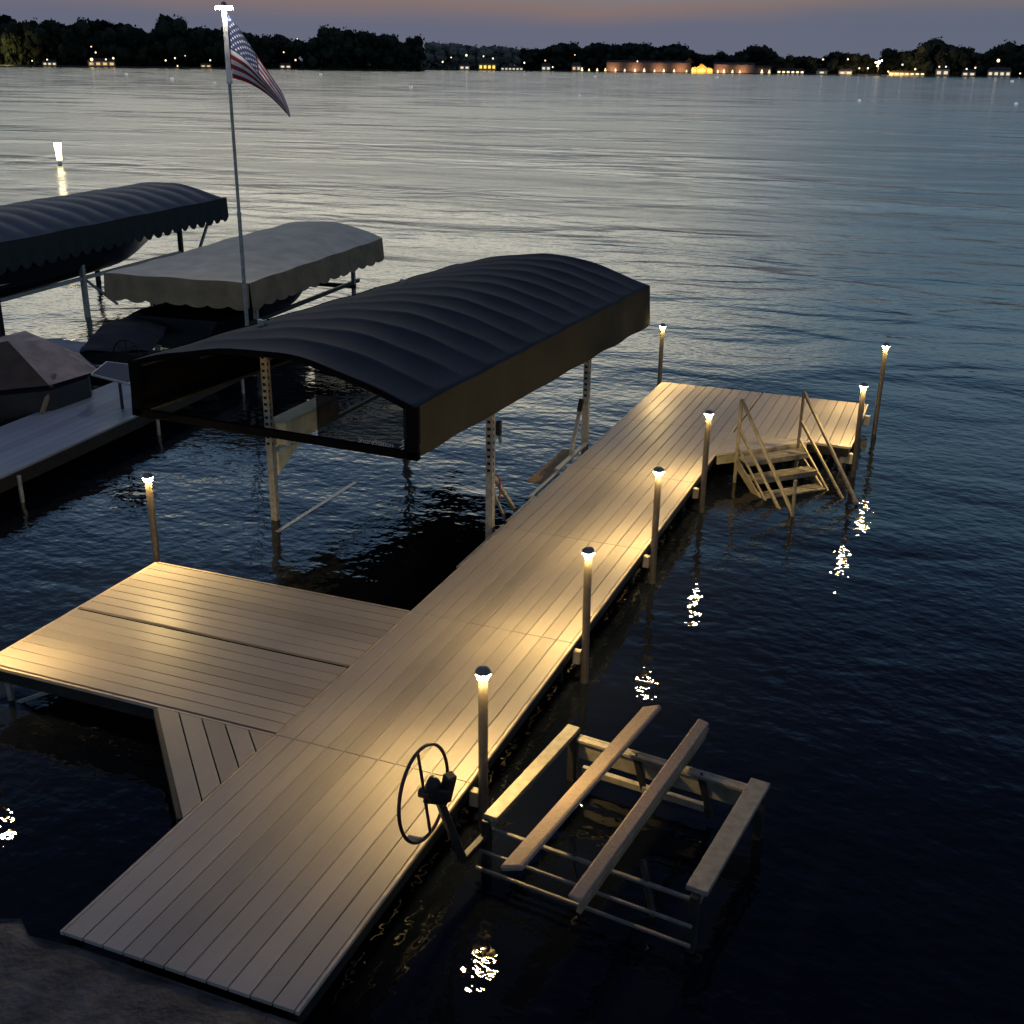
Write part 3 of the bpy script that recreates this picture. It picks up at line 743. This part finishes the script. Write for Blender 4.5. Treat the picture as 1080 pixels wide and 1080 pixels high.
# ------------------------------------------------------------------ flagpole and flag
FPB = Vector((-7.0, 12.5, 0)); en = Vector((math.cos(YAW), -math.sin(YAW), 0)); ef = Vector((math.sin(YAW), math.cos(YAW), 0))
fp = thing('flagpole', 'tall slim metal flagpole with a bright light at its top', 'flagpole', (FPB.x, FPB.y, HD))
FO = (FPB.x, FPB.y, HD)
mb = MB(); mb.tube(FPB + Vector((0,0,HD)), FPB + Vector((0,0,3.1)), .034, .033); mb.tube(FPB + Vector((0,0,3.1)), FPB + Vector((0,0,5.2)), .028, .026); mb.tube(FPB+Vector((0,0,3.08)), FPB+Vector((0,0,3.13)), .04); mb.build('lower_pole', M['galv'], fp, FO)
M['polew'] = mat('lit_pale_pole', (.62, .62, .6), .45)  # paler than the lower pole: shine of the top light put into colour
mb = MB(); mb.tube(FPB + Vector((0,0,5.2)), FPB + Vector((0,0,6.30)), .042, .036); mb.tube(FPB+Vector((0,0,5.17)), FPB+Vector((0,0,5.21)), .05); mb.build('upper_pole', M['polew'], fp, FO)
mb = MB(); mb.lathe([(.04, 6.285), (.135, 6.285), (.14, 6.30), (.135, 6.325), (.04, 6.325)], c=(FPB.x, FPB.y, 0)); M['flaglens'] = emit('white_pole_light', (1, .90, .76), 160); mb.build('pole_light', M['flaglens'], fp, FO)
mb = MB(); mb.lathe([(0, 6.40), (.03, 6.395), (.05, 6.35), (.10, 6.345), (.125, 6.335), (.12, 6.3275), (0, 6.3275)][::-1], c=(FPB.x, FPB.y, 0)); mb.build('light_cap', M['cap'], fp, FO)
topc = [(.055, 6.20), (.216, 6.006), (.435, 5.655), (.672, 5.3), (.84, 5.012), (.945, 4.70)]
botc = [(.055, 5.26), (.308, 5.18), (.546, 5.038), (.753, 4.865), (.90, 4.72), (.935, 4.665)]
def interp(c, u):
    t = u*(len(c)-1); k = min(int(t), len(c)-2); t -= k
    p0 = c[max(k-1, 0)]; p1 = c[k]; p2 = c[k+1]; p3 = c[min(k+2, len(c)-1)]
    def cr(i): return .5*((2*p1[i]) + (-p0[i]+p2[i])*t + (2*p0[i]-5*p1[i]+4*p2[i]-p3[i])*t*t + (-p0[i]+3*p1[i]-3*p2[i]+p3[i])*t**3)
    return cr(0), cr(1)
def FP(u, v, off=0):      # v 0 top .. 1 bottom
    a = interp(topc, u); b_ = interp(botc, u)
    x = a[0]+(b_[0]-a[0])*v; z = a[1]+(b_[1]-a[1])*v
    dep = .13*math.sin(v*PI*2.2+u*2.5)*u**.7 + .05*math.sin(u*9-v*2)*u
    return FPB + en*x + ef*(dep+off) + Vector((0,0,z))
M['fred'] = mat('flag_red', (.34, .02, .028), .8); M['fwhite'] = mat('flag_white', (.72, .70, .68), .8); M['fblue'] = mat('flag_blue', (.018, .035, .12), .8)
def fm(u, v):
    if u < .42 and v < 7/13: return 2
    return 0 if int(v*13) % 2 == 0 else 1
mb = MB(); mb.grid(lambda u, v: FP(u, v), 50, 52, mf=fm)
for r_ in range(9):
    n_ = 6 if r_ % 2 == 0 else 5
    for c_ in range(n_):
        u0 = .42*((c_*2+1+(r_ % 2))/12); v0 = (7/13)*((r_+1)/10)
        for off in (-.004, .004):
            pts = []
            for k in range(10):
                rr_ = .022 if k % 2 == 0 else .0095; t = PI/2 + k*PI/5
                pts.append(FP(min(.42, max(0, u0 + rr_*math.cos(t)*.85)), v0 - rr_*math.sin(t)*1.0, off))
            ctr = FP(u0, v0, off); b0 = len(mb.v)
            mb.add([ctr] + pts, [(0, 1+k, 1+(k+1) % 10) for k in range(10)], 1)
fl = mb.build('flag', [M['fred'], M['fwhite'], M['fblue']], None, FPB + Vector((.3, .1, 5.2)))
tag(fl, 'drooping striped flag with white stars on a blue canton, hanging from the pole', 'flag')


# ------------------------------------------------------------------ lamp standing far out in the water, buoys
fl2 = thing('channel_light', 'glowing lamp post standing alone in the open water at the left', 'lamp post', (-44.4, 49.2, 0))
mb = MB(); mb.tube((0,0,-1), (0,0,.25), .11, n=12); mb.build('pole', M['white'], fl2)
mb = MB(); mb.lathe([(.0, .24), (.15, .25), (.16, .7), (.21, 1.05), (.20, 1.2), (0, 1.22)]); mb.build('lamp_lens', M['lens_far'], fl2)
mb = MB(); mb.lathe([(0, 1.225), (.21, 1.225), (.19, 1.25), (.08, 1.27), (0, 1.275)]); mb.build('lamp_cap', M['white'], fl2)

def ground_dir(u):   # horizontal direction seen at picture column u of the photograph
    a = YAW + math.atan((u-540)/FX/ math.cos(0)); return Vector((math.sin(a), math.cos(a), 0))
def bearing(u, D):
    a = YAW + math.atan((u+6-545)/FX * .93/ (1)) if False else None
    # exact: pixel on the horizon row -> bearing
    th = math.atan2((u-540)*math.cos(ROLL)/FX, 1/math.cos(PITCH)*1.0)
    th = math.atan((u-534)/FX*math.cos(PITCH))
    a = YAW + th
    return Vector((CAM.x + D*math.sin(a), CAM.y + D*math.cos(a), 0))
M['buoy'] = emit('glowing_white_buoy', (.9, .95, 1), .35)  # added glow brightens the white floats; the buoys carry no lamp
for i, (u, D, s_, lb) in enumerate(((421, 330, .5, 'white buoy in open water right of the dark island end'), (120, 600, .8, 'white buoy near the left shore'), (168, 450, .7, 'small white buoy between flagpole and left shore'),
                     (326, 700, .9, 'white buoy just below the dark island'), (213, 380, .4, 'faint buoy left of the flagpole'), (616, 800, 1.0, 'white buoy in front of the long brick building'),
                     (600, 260, .3, 'small dark buoy in open water below the brick building'), (898, 250, .35, 'buoy in open water below the bright floodlight'), (1065, 250, .35, 'buoy at far right of the open water'), (745, 900, 1.1, 'white buoy in front of the yellow lit hall'), (1057, 900, 1.2, 'white buoy near the right shore'))):
    r = thing('buoy', lb, 'buoy', bearing(u, D), group='mooring buoys on the lake')
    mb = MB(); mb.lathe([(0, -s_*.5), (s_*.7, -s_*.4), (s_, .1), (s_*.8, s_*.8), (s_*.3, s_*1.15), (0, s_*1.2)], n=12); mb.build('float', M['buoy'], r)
    mb = MB(); mb.tube((0,0,s_*1.19), (0,0,s_*1.6), s_*.12); mb.build('mooring_ring', M['alu_dark'], r)

# ------------------------------------------------------------------ far shore
def shoreD(u): 
    if u < 300: return 1500
    if u < 435: return 1450
    return 2000
# land bank
mb = MB(); n_ = 90
pf = []; pb = []
for k in range(n_+1):
    u = -260 + k*(1600)/n_; D = shoreD(u) if not (300 <= u < 440) else (1500 + 500*max(0, min(1, (u-300)/135)))
    f = bearing(u, D); pf.append((f.x, f.y, -.3)); 
    g = bearing(u, D+12); pf.append((g.x, g.y, 1.2)); g = bearing(u, D+900); pf.append((g.x, g.y, 6))
mb.add(pf, [(3*k+j, 3*k+3+j, 3*k+4+j, 3*k+1+j) for k in range(n_) for j in (0, 1)])
tag(mb.build('far_shore', M['land']), 'low dark land of the far shore', 'shore', kind='structure')
mb = MB(); pts = []
for k in range(25):
    t = 2*PI*k/24; c = bearing(367, 1480); e = (bearing(430, 1480)-bearing(305, 1480)).normalized(); g = Vector((-e.y, e.x, 0))
    p = c + e*78*math.cos(t) + g*30*math.sin(t); pts.append((p.x, p.y))
mb.prism(pts[:24][::-1] if False else pts[:24], -.5, 1.5); tag(mb.build('island', M['land']), 'low ground of the wooded point', 'shore', kind='structure')

def crown_mesh(seed, n=520, conif=False):
    r = random.Random(seed); mb = MB()
    lobes = []
    for k in range(11):
        a = r.uniform(0, 2*PI); rad = r.uniform(.05, .36)
        z = r.uniform(.28, .86); lobes.append((rad*math.cos(a)*(1.15-z*.5), rad*math.sin(a)*(1.15-z*.5), z, r.uniform(.13, .24)))
    for k in range(n):
        lx, ly, lz, lr = r.choice(lobes)
        dv = Vector((r.gauss(0,1), r.gauss(0,1), r.gauss(0,1))).normalized()*(lr*r.uniform(.35, 1.08))
        c = Vector((lx, ly, lz)) + dv; c.z = max(.05, c.z)
        s = r.uniform(.03, .062); a = Vector((r.gauss(0,1), r.gauss(0,1), r.gauss(0,1))).normalized(); b_ = a.cross(Vector((r.gauss(0,1), r.gauss(0,1), r.gauss(0,1)))).normalized()
        mb.add([c-a*s, c-b_*s*.6, c+a*s, c+b_*s*.6], [(0,1,2,3)])
    for lx, ly, lz, lr in lobes:   # dense inner foliage
        ico = bmesh.new(); bmesh.ops.create_icosphere(ico, subdivisions=2, radius=lr*.78)
        vs = [Vector((lx, ly, lz)) + v.co*(1+r.uniform(-.22, .22)) for v in ico.verts]; fs = [tuple(v.index for v in f.verts) for f in ico.faces]; ico.free(); mb.add(vs, fs)
    for k in range(60):            # skirt of undergrowth
        a = r.uniform(0, 2*PI); c = Vector((.36*math.cos(a)*r.random(), .36*math.sin(a)*r.random(), r.uniform(0, .3))); s = .07
        a = Vector((r.gauss(0,1), r.gauss(0,1), r.gauss(0,1))).normalized(); b_ = a.cross(Vector((r.gauss(0,1), r.gauss(0,1), r.gauss(0,1)))).normalized()
        mb.add([c-a*s, c-b_*s, c+a*s, c+b_*s], [(0,1,2,3)])
    return mb
protos = []
for k in range(7):
    r = thing('tree', None, None)
    mb = crown_mesh(100+k); c = mb.build('crown', M['leaf'], r)
    mb = MB(); mb.tube((0,0,-.05), (.01,.0,.5), .028, .014, 6); mb.tube((.005,0,.3), (.12,.05,.55), .014, .007, 5); mb.tube((.005,0,.34), (-.11,.06,.6), .013, .006, 5); mb.build('trunk', M['bark'], r)
    protos.append(r)
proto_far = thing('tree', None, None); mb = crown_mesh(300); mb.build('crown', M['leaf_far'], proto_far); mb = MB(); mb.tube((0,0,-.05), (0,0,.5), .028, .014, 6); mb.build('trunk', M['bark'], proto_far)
TP = [(-90,18),(-40,20),(0,22),(10,27),(22,27),(30,34),(45,24),(60,30),(80,26),(100,26),(120,28),(132,33),(140,40),(150,35),(165,21),(178,24),(185,32),(200,31),(215,33),(225,34),(235,36),(250,35),(270,40),(285,36),(295,42),(303,46)]
TI = [(309,46),(315,44),(325,38),(335,32),(342,31),(352,34),(365,34),(377,37),(386,38),(395,36),(405,40),(410,44),(417,45),(424,40),(429,50)]
TF = [(438,47),(447,47),(456,48),(465,48),(474,49),(483,50),(492,51),(501,51),(510,50),(519,51),(528,52)]
TR = [(536,54),(545,52),(555,53),(568,49),(580,46),(592,47),(603,51),(612,46),(622,48),(634,49),(645,47),(656,46),(668,48),(680,50),(692,48),(702,48),(712,54),(722,56),(733,57),(745,56),(757,57),(770,55),(781,53),(790,51),(800,54),(808,59),(818,60),(832,58),(845,60),(858,60),(868,57),(880,56),(890,57),(902,60),(913,62),(925,53),(935,57),(945,57),(955,51),(965,46),(975,46),(985,51),(996,54),(1006,53),(1016,60),(1026,56),(1036,51),(1046,49),(1057,51),(1068,50),(1080,48),(1110,46),(1140,50)]
def horizon_row(u): return 63.9 + .01333*(u+6)
cnt = 0
def put(u, yt, D, lab, grp, far=False, wr=None):
    global cnt
    base = horizon_row(u) + 5.48*FX/D
    H = (base - yt)*D/FX*.93
    src = proto_far if far else protos[cnt % 7]; cnt += 1
    o = copy_tree(src); o.location = bearing(u, D); o.rotation_euler = (0, 0, random.uniform(0, 6.28))
    wd = (wr or random.uniform(.85, 1.15)); o.scale = (H*wd, H*wd, H)
    tag(o, lab, 'tree', grp); return o
for u, yt in TP: put(u, yt, 1540+random.uniform(-15, 25), 'dark round tree on the wooded left part of the far shore', 'trees on the left far shore', wr=random.uniform(.7, .95) if 62-yt > 30 else None)
for u, yt in TI: put(u, yt, 1480+random.uniform(-15, 25), 'near-black tree on the wooded point in mid lake view', 'trees on the wooded point')
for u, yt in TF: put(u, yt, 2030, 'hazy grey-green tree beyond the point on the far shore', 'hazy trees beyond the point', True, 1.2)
for u, yt in TR: put(u, yt, 2060+random.uniform(-15, 25), 'dark tree on the right part of the far shore', 'trees on the right far shore', wr=random.uniform(1.0, 1.35))
for r in protos + [proto_far]:
    for ch in list(r.children): bpy.data.objects.remove(ch)
    bpy.data.objects.remove(r)
# one mass of lower woodland behind the single trees
def woods(pairs, D, drop, name, lab, m_):
    mb = MB(); r = random.Random(9)
    for (u0, t0), (u1, t1) in zip(pairs, pairs[1:]):
        n = max(6, int((u1-u0)*9))
        for k in range(n):
            f_ = (k+r.random())/n; u = u0+(u1-u0)*f_; yt = t0+(t1-t0)*f_+drop
            base = horizon_row(u)+5.48*FX/D; H = max(3, (base-yt)*D/FX)
            c = bearing(u, D+r.uniform(0, 60)); c.z = H*(1-r.random()**1.6*.98)
            s = H*.13+1.5; a = Vector((r.gauss(0,1), r.gauss(0,1), r.gauss(0,1))).normalized(); b_ = a.cross(Vector((r.gauss(0,1), r.gauss(0,1), r.gauss(0,1)))).normalized()
            mb.add([c-a*s, c-b_*s*.8, c+a*s, c+b_*s*.8], [(0,1,2,3)])
    tag(mb.build(name, m_), lab, 'woodland', kind='stuff')
woods(TP, 1600, 7, 'woodland', 'dark woodland mass behind the left shore trees', M['leaf'])
woods(TI, 1500, 7, 'woodland', 'dark woodland mass filling the wooded point', M['leaf'])
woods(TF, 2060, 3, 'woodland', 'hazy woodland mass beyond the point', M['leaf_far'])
woods(TR, 2140, 5, 'woodland', 'dark woodland mass behind the right shore trees', M['leaf'])

# lit buildings
M['brick'] = mat('far_brick', (.30, .17, .12), .9, 0, .15, .3)
M['roof'] = mat('far_roof', (.045, .035, .035), .9)
M['pale'] = mat('far_pale_wall', (.45, .42, .36), .9)
M['ywall'] = mat('far_ochre_wall', (.60, .40, .13), .9)
M['win'] = emit('warm_window', (1, .60, .22), .9); M['winw'] = emit('white_window', (1, .80, .52), .9)
M['glow'] = emit('wall_lamp_glow', (1, .78, .45), 1.8); M['glow2'] = emit('bright_lamp', (1, .76, .46), 2.6); M['glowy'] = emit('golden_glow', (1, .62, .12), 1.6)
def house(u, D, wpx, hpx, m_wall, win, lab, nwin=3, gable=True, name='house', cat='house', big=1):
    wd = wpx*D/FX; hh = hpx*D/FX; c = bearing(u, D); a = math.atan2(c.x-CAM.x, c.y-CAM.y)
    r = thing(name, lab, cat, (c.x, c.y, 1.0), -a)
    mb = MB(); mb.box((-wd/2, 0, -2), (wd/2, 12, hh*.62)); mb.build('wall', m_wall, r)
    mb = MB(); e = wd*.04
    mb.add([(-wd/2-e, -1, hh*.62), (wd/2+e, -1, hh*.62), (wd/2+e, 13, hh*.62), (-wd/2-e, 13, hh*.62), (-wd/2+wd*.08, 6, hh), (wd/2-wd*.08, 6, hh)],
           [(0,1,5,4), (2,3,4,5), (1,2,5), (3,0,4), (0,3,2,1)]); mb.build('roof', M['roof'], r)
    for k in range(nwin):
        x = -wd/2 + wd*(k+.5)/nwin; ww = min(wd/nwin*.28, 3*big); mb = MB(); mb.box((x-ww, -.25, hh*.14), (x+ww, -.05, hh*.44)); mb.build('window', win, r)
    return r
# long brick building
D_ = 2010
cb = bearing(709, D_); aa = math.atan2(cb.x-CAM.x, cb.y-CAM.y)
lb_ = thing('brick_building', 'long low brick waterfront building with a row of wall lights on the far shore', 'building', (cb.x, cb.y, 1), -aa)
pm = D_/FX
def bx_(u): return (u-709)*pm
H1 = 8.5*pm
mb = MB(); mb.box((bx_(634), 0, -2), (bx_(716), 14, H1)); mb.box((bx_(738), 0, -2), (bx_(777), 14, H1*.9)); mb.box((bx_(777), 4, -2), (bx_(793), 14, H1*.65)); mb.build('wall', M['brick'], lb_)
mb = MB()
for a, b_, h_, rz_ in ((633, 717, H1, 3.2), (737, 778, H1*.9, 3.0), (777.5, 794, H1*.65, 2.6)):
    mb.add([(bx_(a), -1, h_), (bx_(b_), -1, h_), (bx_(b_), 15, h_), (bx_(a), 15, h_), (bx_(a)+3, 7, h_+rz_), (bx_(b_)-3, 7, h_+rz_)], [(0,1,5,4),(2,3,4,5),(1,2,5),(3,0,4),(0,3,2,1)])
mb.add([(bx_(709), -2, H1), (bx_(719), -2, H1), (bx_(714), -2, H1+8), (bx_(709), 8, H1), (bx_(719), 8, H1), (bx_(714), 8, H1+8)], [(0,1,2),(3,5,4),(0,2,5,3),(1,4,5,2)])
mb.build('roof', M['roof'], lb_)
for u in (610, 617, 625, 633, 643, 652, 662, 671, 681, 690, 700, 712, 742, 748, 756, 763, 784, 791):
    s_ = random.uniform(.7, 1.15)
    mb = MB(); x = bx_(u); mb.add([(x-2.0*s_, -1.4, .3), (x+2.0*s_, -1.4, .3), (x+.5, -1.6, 5.2*s_), (x-.5, -1.6, 5.2*s_), (x-2.0*s_, -1.1, .3), (x+2.0*s_, -1.1, .3), (x+.5, -1.2, 5.2*s_), (x-.5, -1.2, 5.2*s_)], [(0,1,2,3),(4,7,6,5),(0,4,5,1),(1,5,6,2),(2,6,7,3),(3,7,4,0)])
    mb.build('wall_glow_wedge', M['glow'], lb_)  # solid glowing wedge stands for lamplight washing the facade
yh = thing('lit_hall', 'golden floodlit gabled hall in the middle of the long brick building', 'building', (bearing(728, 1995).x, bearing(728, 1995).y, 1), -aa)
mb = MB()
for a, b_, h_, t_ in ((-10, -3, 5.5, 9), (-5, 5, 7.5, 13.5), (3, 11, 5, 8)):
    x0, x1 = a*pm, b_*pm; mb.add([(x0, 0, -1), (x1, 0, -1), (x1, 0, h_), ((x0+x1)/2, 0, t_), (x0, 0, h_), (x0, 10, -1), (x1, 10, -1), (x1, 10, h_), ((x0+x1)/2, 10, t_), (x0, 10, h_)], [(0,1,2,3,4), (5,9,8,7,6), (1,6,7,2), (0,4,9,5), (2,7,8,3), (3,8,9,4)])
mb.build('wall', M['ywall'], yh)
mb = MB()
for x in (-14, -10, -5, -1.5, 2, 5.5, 11, 15): mb.box((x-1.1, -.4, 1), (x+1.1, -.1, 5.5+random.uniform(-1, 2)))
mb.build('window_row', M['glowy'], yh)
for x in (-12, 0, 13):
    lt = bpy.data.lights.new('hall_floodlight', 'SPOT'); lt.spot_size = R(130); lt.spot_blend = .5; lt.energy = 9000; lt.color = (1, .62, .2); lt.shadow_soft_size = 1.5
    lo_ = bpy.data.objects.new('hall_floodlight', lt); COL.objects.link(lo_); lo_.parent = yh; lo_.location = (x, -8, 3); lo_.rotation_euler = (R(95), 0, 0)
for x in (bx_(640), bx_(662), bx_(685), bx_(706), bx_(745), bx_(765)):
    lt = bpy.data.lights.new('wall_floodlight', 'SPOT'); lt.spot_size = R(140); lt.spot_blend = .5; lt.energy = 6000; lt.color = (1, .68, .4); lt.shadow_soft_size = 1.5
    lo_ = bpy.data.objects.new('wall_floodlight', lt); COL.objects.link(lo_); lo_.parent = lb_; lo_.location = (x, -9, 3); lo_.rotation_euler = (R(95), 0, 0)

for u, D, wp, hp, mw, wn, lab, nw in (
 (40, 1510, 12, 5, M['pale'], M['winw'], 'pale lit house on the left shore, leftmost of the far houses', 3),
 (95, 1510, 24, 7, M['pale'], M['win'], 'low house with orange glowing windows on the left shore', 4),
 (205, 1515, 10, 4, M['pale'], M['win'], 'small dim house on the shore left of the flagpole', 2),
 (289, 1515, 11, 5, M['pale'], M['winw'], 'small lit house at the left foot of the wooded point', 2),
 (478, 2000, 10, 6, M['pale'], M['winw'], 'pale lit house beyond the right end of the wooded point', 2),
 (502, 2000, 17, 9, M['ywall'], M['glowy'], 'yellow lit house right of the wooded point', 4),
 (528, 2000, 22, 4, M['pale'], M['winw'], 'long low white lit boathouse right of the yellow house', 6),
 (564, 2010, 9, 7, M['pale'], M['winw'], 'pale house among trees left of the long brick building', 2),
 (596, 2010, 9, 8, M['pale'], M['win'], 'pale gabled house just left of the long brick building', 2),
 (822, 2000, 26, 5, M['brick'], M['glow'], 'low lit pavilion right of the long brick building', 6),
 (855, 2010, 10, 5, M['pale'], M['winw'], 'small pale house left of the bright floodlight', 1),
 (880, 2010, 12, 5, M['pale'], M['winw'], 'pale lit house next left of the bright floodlight', 2),
 (945, 2000, 32, 4, M['ywall'], M['glow'], 'long low yellow lit boathouse right of the floodlight', 7),
 (982, 2010, 12, 9, M['pale'], M['winw'], 'tall pale house with white windows on the right shore', 2),
 (1010, 2010, 12, 6, M['pale'], M['winw'], 'pale house with small lights on the right shore', 2),
 (1042, 2000, 20, 8, M['pale'], M['winw'], 'brown roofed lit house, rightmost on the far shore', 4)):
    house(u, D, wp, hp, mw, wn, lab, nw)
# shore lamps
sl = [(22,64,1500,.6),(38,63,1500,.7),(85,63,1500,1.5),(90,57,1500,.8),(86,52,1500,.6),(100,63,1500,.8),(108,62,1500,1.0),(163,64,1500,.9),(173,62,1500,.8),(175,69,1500,.7),(184,60,1500,.5),(210,64,1500,.8),(288,57,1500,.7),(300,64,1500,.9),(303,45,1500,.5),
      (455,66,1990,1.2),(464,62,1990,.9),(480,60,1990,1.5),(498,61,1990,1.0),(508,63,1990,1.1),(541,67,1990,1.2),(563,65,1990,1.0),(571,71,1990,1.0),(594,60,1990,.7),
      (660,66,1985,1.0),(855,65,1990,1.1),(881,65,1990,1.1),(894,73,1990,1.0),(903,73,1990,1.1),(925,76,1990,1.0),(939,70,1990,1.1),(953,74,1990,1.2),(978,72,1990,1.0),(985,72,1990,1.0),(1007,74,1990,1.1),(1016,73,1990,1.1),(1039,67,1990,2.0),(1064,78,1990,1.0)]
l0 = None
for i, (u, y, D, s_) in enumerate(sl):
    z = max(2, (horizon_row(u) + 5.48*FX/D - y)*D/FX)
    if l0 is None:
        l0 = o = thing('shore_lamp', 'tiny glowing lamp among the trees of the far shore', 'lamp', group='small lamps along the far shore')
        mb = MB(); mb.lathe([(0, -1), (.6, -.8), (1, 0), (.6, .8), (0, 1)], n=10); mb.build('globe', M['glow2'], o)
        mb = MB(); mb.tube((0, 0, -4), (0, 0, -.9), .12, n=6); mb.build('pole', M['alu_dark'], o)
    else: o = copy_tree(l0)
    p = bearing(u, D); o.location = (p.x, p.y, z); o.scale = (s_*1.15,)*3
# floodlight
p = bearing(914, 1980)
fl_ = thing('floodlight', 'very bright warm floodlight mast on the right far shore', 'lamp', (p.x, p.y, 0))
mb = MB(); mb.tube((0,0,0), (0,0,22), .5, .3); mb.build('mast', M['alu_dark'], fl_)
M['fl'] = emit('floodlight_lens', (1, .80, .55), 1.15)
mb = MB()
for (x, z, s_) in ((0, 20, 2.6), (-5, 19, 1.6), (4, 22, 1.5), (-2, 14, 1.4)): mb.lathe([(0, -s_), (s_*.7, -s_*.7), (s_, 0), (s_*.7, s_*.7), (0, s_)], c=(x, -1, z), n=12)
mb.build('lens', M['fl'], fl_)
lt = bpy.data.lights.new('flood_beam', 'SPOT'); lt.spot_size = R(150); lt.spot_blend = .4; lt.energy = 260000; lt.color = (1, .7, .4); lt.shadow_soft_size = 1
lo_ = bpy.data.objects.new('flood_beam', lt); COL.objects.link(lo_); lo_.parent = fl_; lo_.location = (0, -6, 18); lo_.rotation_euler = (R(90), 0, R(5))
lt = bpy.data.lights.new('yard_light', 'SPOT'); lt.spot_size = R(140); lt.spot_blend = .5; lt.energy = 60000; lt.color = (1, .8, .3); lt.shadow_soft_size = 1
lo_ = bpy.data.objects.new('yard_light', lt); COL.objects.link(lo_); p = bearing(-6, 1500); lo_.location = (p.x, p.y, 6); lo_.rotation_euler = (R(110), 0, -YAW + R(25))

# ------------------------------------------------------------------ camera
cd = bpy.data.cameras.new('camera'); cam = bpy.data.objects.new('camera', cd); COL.objects.link(cam); scene.camera = cam
cd.sensor_fit = 'HORIZONTAL'; cd.sensor_width = 36; cd.lens = 36*FX/1080; cd.clip_start = .1; cd.clip_end = 20000
fw = Vector((math.sin(YAW)*math.cos(PITCH), math.cos(YAW)*math.cos(PITCH), -math.sin(PITCH)))
rt = Vector((math.cos(YAW), -math.sin(YAW), 0)); up = rt.cross(fw)
r2 = rt*math.cos(ROLL) + up*math.sin(ROLL); u2 = -rt*math.sin(ROLL) + up*math.cos(ROLL)
Mx = Matrix((r2, u2, -fw)).transposed().to_4x4(); Mx.translation = CAM; cam.matrix_world = Mx
scene.render.resolution_x = scene.render.resolution_y = 1024
scene.view_settings.view_transform = 'Standard'; scene.view_settings.look = 'None'; scene.view_settings.exposure = 0
scene.cycles.max_bounces = 6; scene.cycles.transparent_max_bounces = 6; scene.cycles.sample_clamp_indirect = 6; scene.cycles.use_denoising = True
